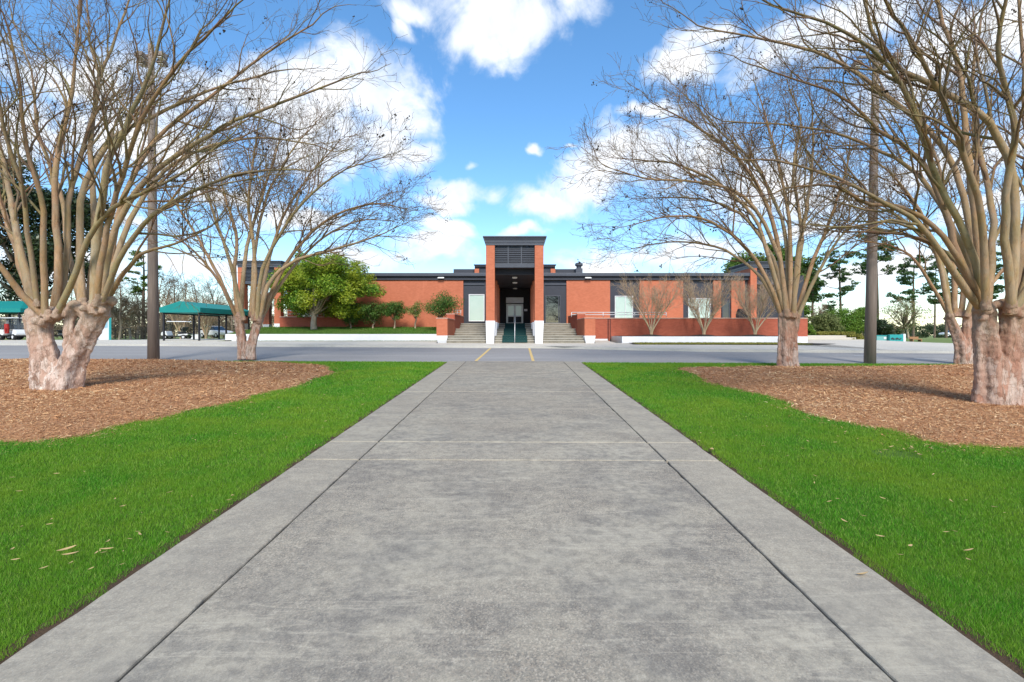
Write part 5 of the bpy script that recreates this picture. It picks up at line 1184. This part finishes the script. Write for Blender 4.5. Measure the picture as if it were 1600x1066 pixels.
# ------------------------------------------------------------------ sky, sun, camera
EL, AZ = R(42), R(175)
wd = bpy.data.worlds.new('World'); SC.world = wd; wd.use_nodes = True; nt = wd.node_tree; bg = nt.nodes['Background']
sky = N(nt, 'ShaderNodeTexSky', sky_type='NISHITA'); sky.sun_disc = False; sky.sun_elevation = EL; sky.sun_rotation = AZ; sky.air_density = 1.0; sky.dust_density = .25; sky.ozone_density = 2.2
tc = N(nt, 'ShaderNodeTexCoord'); dvec = tc.outputs['Generated']
def vm(op, a, b=None, out=0):
    n = N(nt, 'ShaderNodeVectorMath', operation=op)
    for s, i in ((a, 0), (b, 1)):
        if s is None: continue
        if hasattr(s, 'is_linked'): L(nt, s, n.inputs[i])
        else: n.inputs[i].default_value = s
    return n.outputs[1] if op in ('LENGTH', 'DISTANCE', 'DOT_PRODUCT') else n.outputs[0]
def mm(op, a, b=None, c=None, clamp=False):
    n = N(nt, 'ShaderNodeMath', operation=op); n.use_clamp = clamp
    for s, i in ((a, 0), (b, 1), (c, 2)):
        if s is None: continue
        if hasattr(s, 'is_linked'): L(nt, s, n.inputs[i])
        else: n.inputs[i].default_value = s
    return n.outputs[0]
def wn(vec, scale, detail, rough, dist=0.0):
    n = N(nt, 'ShaderNodeTexNoise'); n.inputs['Scale'].default_value = scale; n.inputs['Detail'].default_value = detail; n.inputs['Roughness'].default_value = rough; n.inputs['Distortion'].default_value = dist
    L(nt, vec, n.inputs['Vector']); return n
w1 = wn(dvec, 5.0, 4, .55); warp = vm('SCALE', vm('SUBTRACT', w1.outputs['Color'], (.5, .5, .5))); warp.node.inputs['Scale'].default_value = .16
dw = vm('ADD', dvec, warp)
CLOUDS = [(790, 35, 115, 60), (740, 62, 62, 42), (850, 15, 85, 50), (770, 95, 40, 28), (650, 12, 50, 22), (635, 45, 22, 22),
  (598, 165, 76, 58), (585, 225, 80, 54), (645, 232, 42, 32), (440, 190, 150, 72), (330, 160, 120, 60), (520, 150, 70, 45), (150, 120, 110, 50), (40, 210, 110, 60), (220, 230, 120, 60), (480, 250, 110, 50),
  (718, 298, 56, 21), (690, 318, 54, 15), (742, 262, 20, 11), (692, 358, 50, 17), (670, 386, 74, 18), (590, 405, 70, 20),
  (855, 318, 75, 30), (905, 290, 62, 36), (955, 258, 75, 46), (1010, 255, 75, 50), (1080, 265, 95, 55), (1180, 290, 110, 60), (1290, 300, 110, 55), (845, 232, 18, 9), (897, 232, 15, 6), (825, 360, 42, 10),
  (1075, 108, 40, 26), (1110, 60, 40, 22), (1015, 185, 40, 14), (1290, 60, 120, 48), (1450, 110, 120, 55), (1560, 40, 100, 50), (1500, 250, 130, 60),
  (1010, 398, 80, 18), (1110, 385, 90, 26), (940, 414, 60, 12), (1330, 425, 130, 20), (1480, 410, 110, 28), (1240, 360, 70, 14), (320, 405, 120, 22), (90, 425, 120, 24), (450, 345, 80, 18), (330, 310, 60, 16), (520, 400, 60, 14), (200, 350, 70, 16), (1560, 340, 80, 18)]
acc = None
for (cx, cy, rx, ry) in CLOUDS:
    d = Vector(((cx-CX)/F, 1, (HZ-cy)/F)); ln = d.length; d.normalize()
    q = vm('LENGTH', vm('MULTIPLY', vm('SUBTRACT', dw, tuple(d)), (F*ln/rx*.98, F*ln/rx*.6, F*ln/ry*.98)))
    b = mm('SUBTRACT', 1.0, q)
    acc = b if acc is None else mm('SMOOTH_MAX', acc, b, .12)
# clouds over the rest of the sky dome
sp = N(nt, 'ShaderNodeSeparateXYZ'); L(nt, dvec, sp.inputs[0]); dz_ = sp.outputs[2]; dy_ = sp.outputs[1]
zz = mm('MAXIMUM', dz_, .08); cb = N(nt, 'ShaderNodeCombineXYZ'); L(nt, mm('DIVIDE', sp.outputs[0], zz), cb.inputs[0]); L(nt, mm('DIVIDE', dy_, zz), cb.inputs[1])
dome = wn(cb.outputs[0], .55, 5, .55).outputs['Fac']; dome = mm('MULTIPLY_ADD', dome, 4.0, -1.9)
backw = mm('MULTIPLY_ADD', dy_, -4.0, .9, True)                       # only where the sky is not in the photograph
dome = mm('SUBTRACT', dome, mm('MULTIPLY', mm('SUBTRACT', 1.0, backw), 6.0))
acc = mm('MAXIMUM', acc, dome)
fb = wn(dvec, 9.0, 10, .6, .5).outputs['Fac']; fb2 = wn(dvec, 38.0, 7, .6, .2).outputs['Fac']
dens = mm('ADD', acc, mm('ADD', mm('MULTIPLY', mm('SUBTRACT', fb, .5), 2.3), mm('MULTIPLY', mm('SUBTRACT', fb2, .5), .5)))
mask = N(nt, 'ShaderNodeMapRange', interpolation_type='SMOOTHSTEP'); L(nt, dens, mask.inputs[0]); mask.inputs[1].default_value = -.18; mask.inputs[2].default_value = .72
thick = N(nt, 'ShaderNodeMapRange', interpolation_type='SMOOTHSTEP'); L(nt, dens, thick.inputs[0]); thick.inputs[1].default_value = .15; thick.inputs[2].default_value = 1.1
bil = wn(vm('ADD', dvec, (.0, .0, .02)), 9.0, 8, .6, .4).outputs['Fac']
CLB, CLD = (5.1, 5.1, 5.15), (3.5, 3.7, 4.05)
ccol = mix(nt, ramp(nt, bil, [(.34, 0), (.62, 1)]), CLD, CLB)
ccol = mix(nt, thick.outputs[0], (4.3, 4.6, 5.0), ccol)
hs = N(nt, 'ShaderNodeHueSaturation'); hs.inputs['Saturation'].default_value = 1.24; hs.inputs['Value'].default_value = .92; L(nt, sky.outputs[0], hs.inputs['Color'])
sk = mix(nt, 1.0, hs.outputs[0], (.14, .27, .38), 'ADD')
fin = mix(nt, mm('MULTIPLY', mask.outputs[0], .97), sk, ccol)
L(nt, fin, bg.inputs['Color']); bg.inputs['Strength'].default_value = .118
sun = bpy.data.lights.new('sun', 'SUN'); sun.energy = 2.0; sun.angle = R(16); sun.color = (1, .95, .87)
so = link(bpy.data.objects.new('sun', sun))
dirv = Vector((math.sin(AZ)*math.cos(EL), math.cos(AZ)*math.cos(EL), math.sin(EL)))
so.rotation_euler = dirv.to_track_quat('Z', 'Y').to_euler(); so.location = dirv*60
cam = bpy.data.cameras.new('camera'); co = link(bpy.data.objects.new('camera', cam)); co.location = (0, 0, CAMH); co.rotation_euler = (R(90), 0, 0)
cam.sensor_width = 36; cam.lens = 36*F/1600; cam.shift_x = -6/1600; cam.shift_y = -14/1600; cam.clip_start = .05; cam.clip_end = 3000
SC.camera = co
SC.view_settings.view_transform = 'Standard'; SC.view_settings.look = 'None'; SC.view_settings.exposure = 1.07; SC.view_settings.gamma = 1
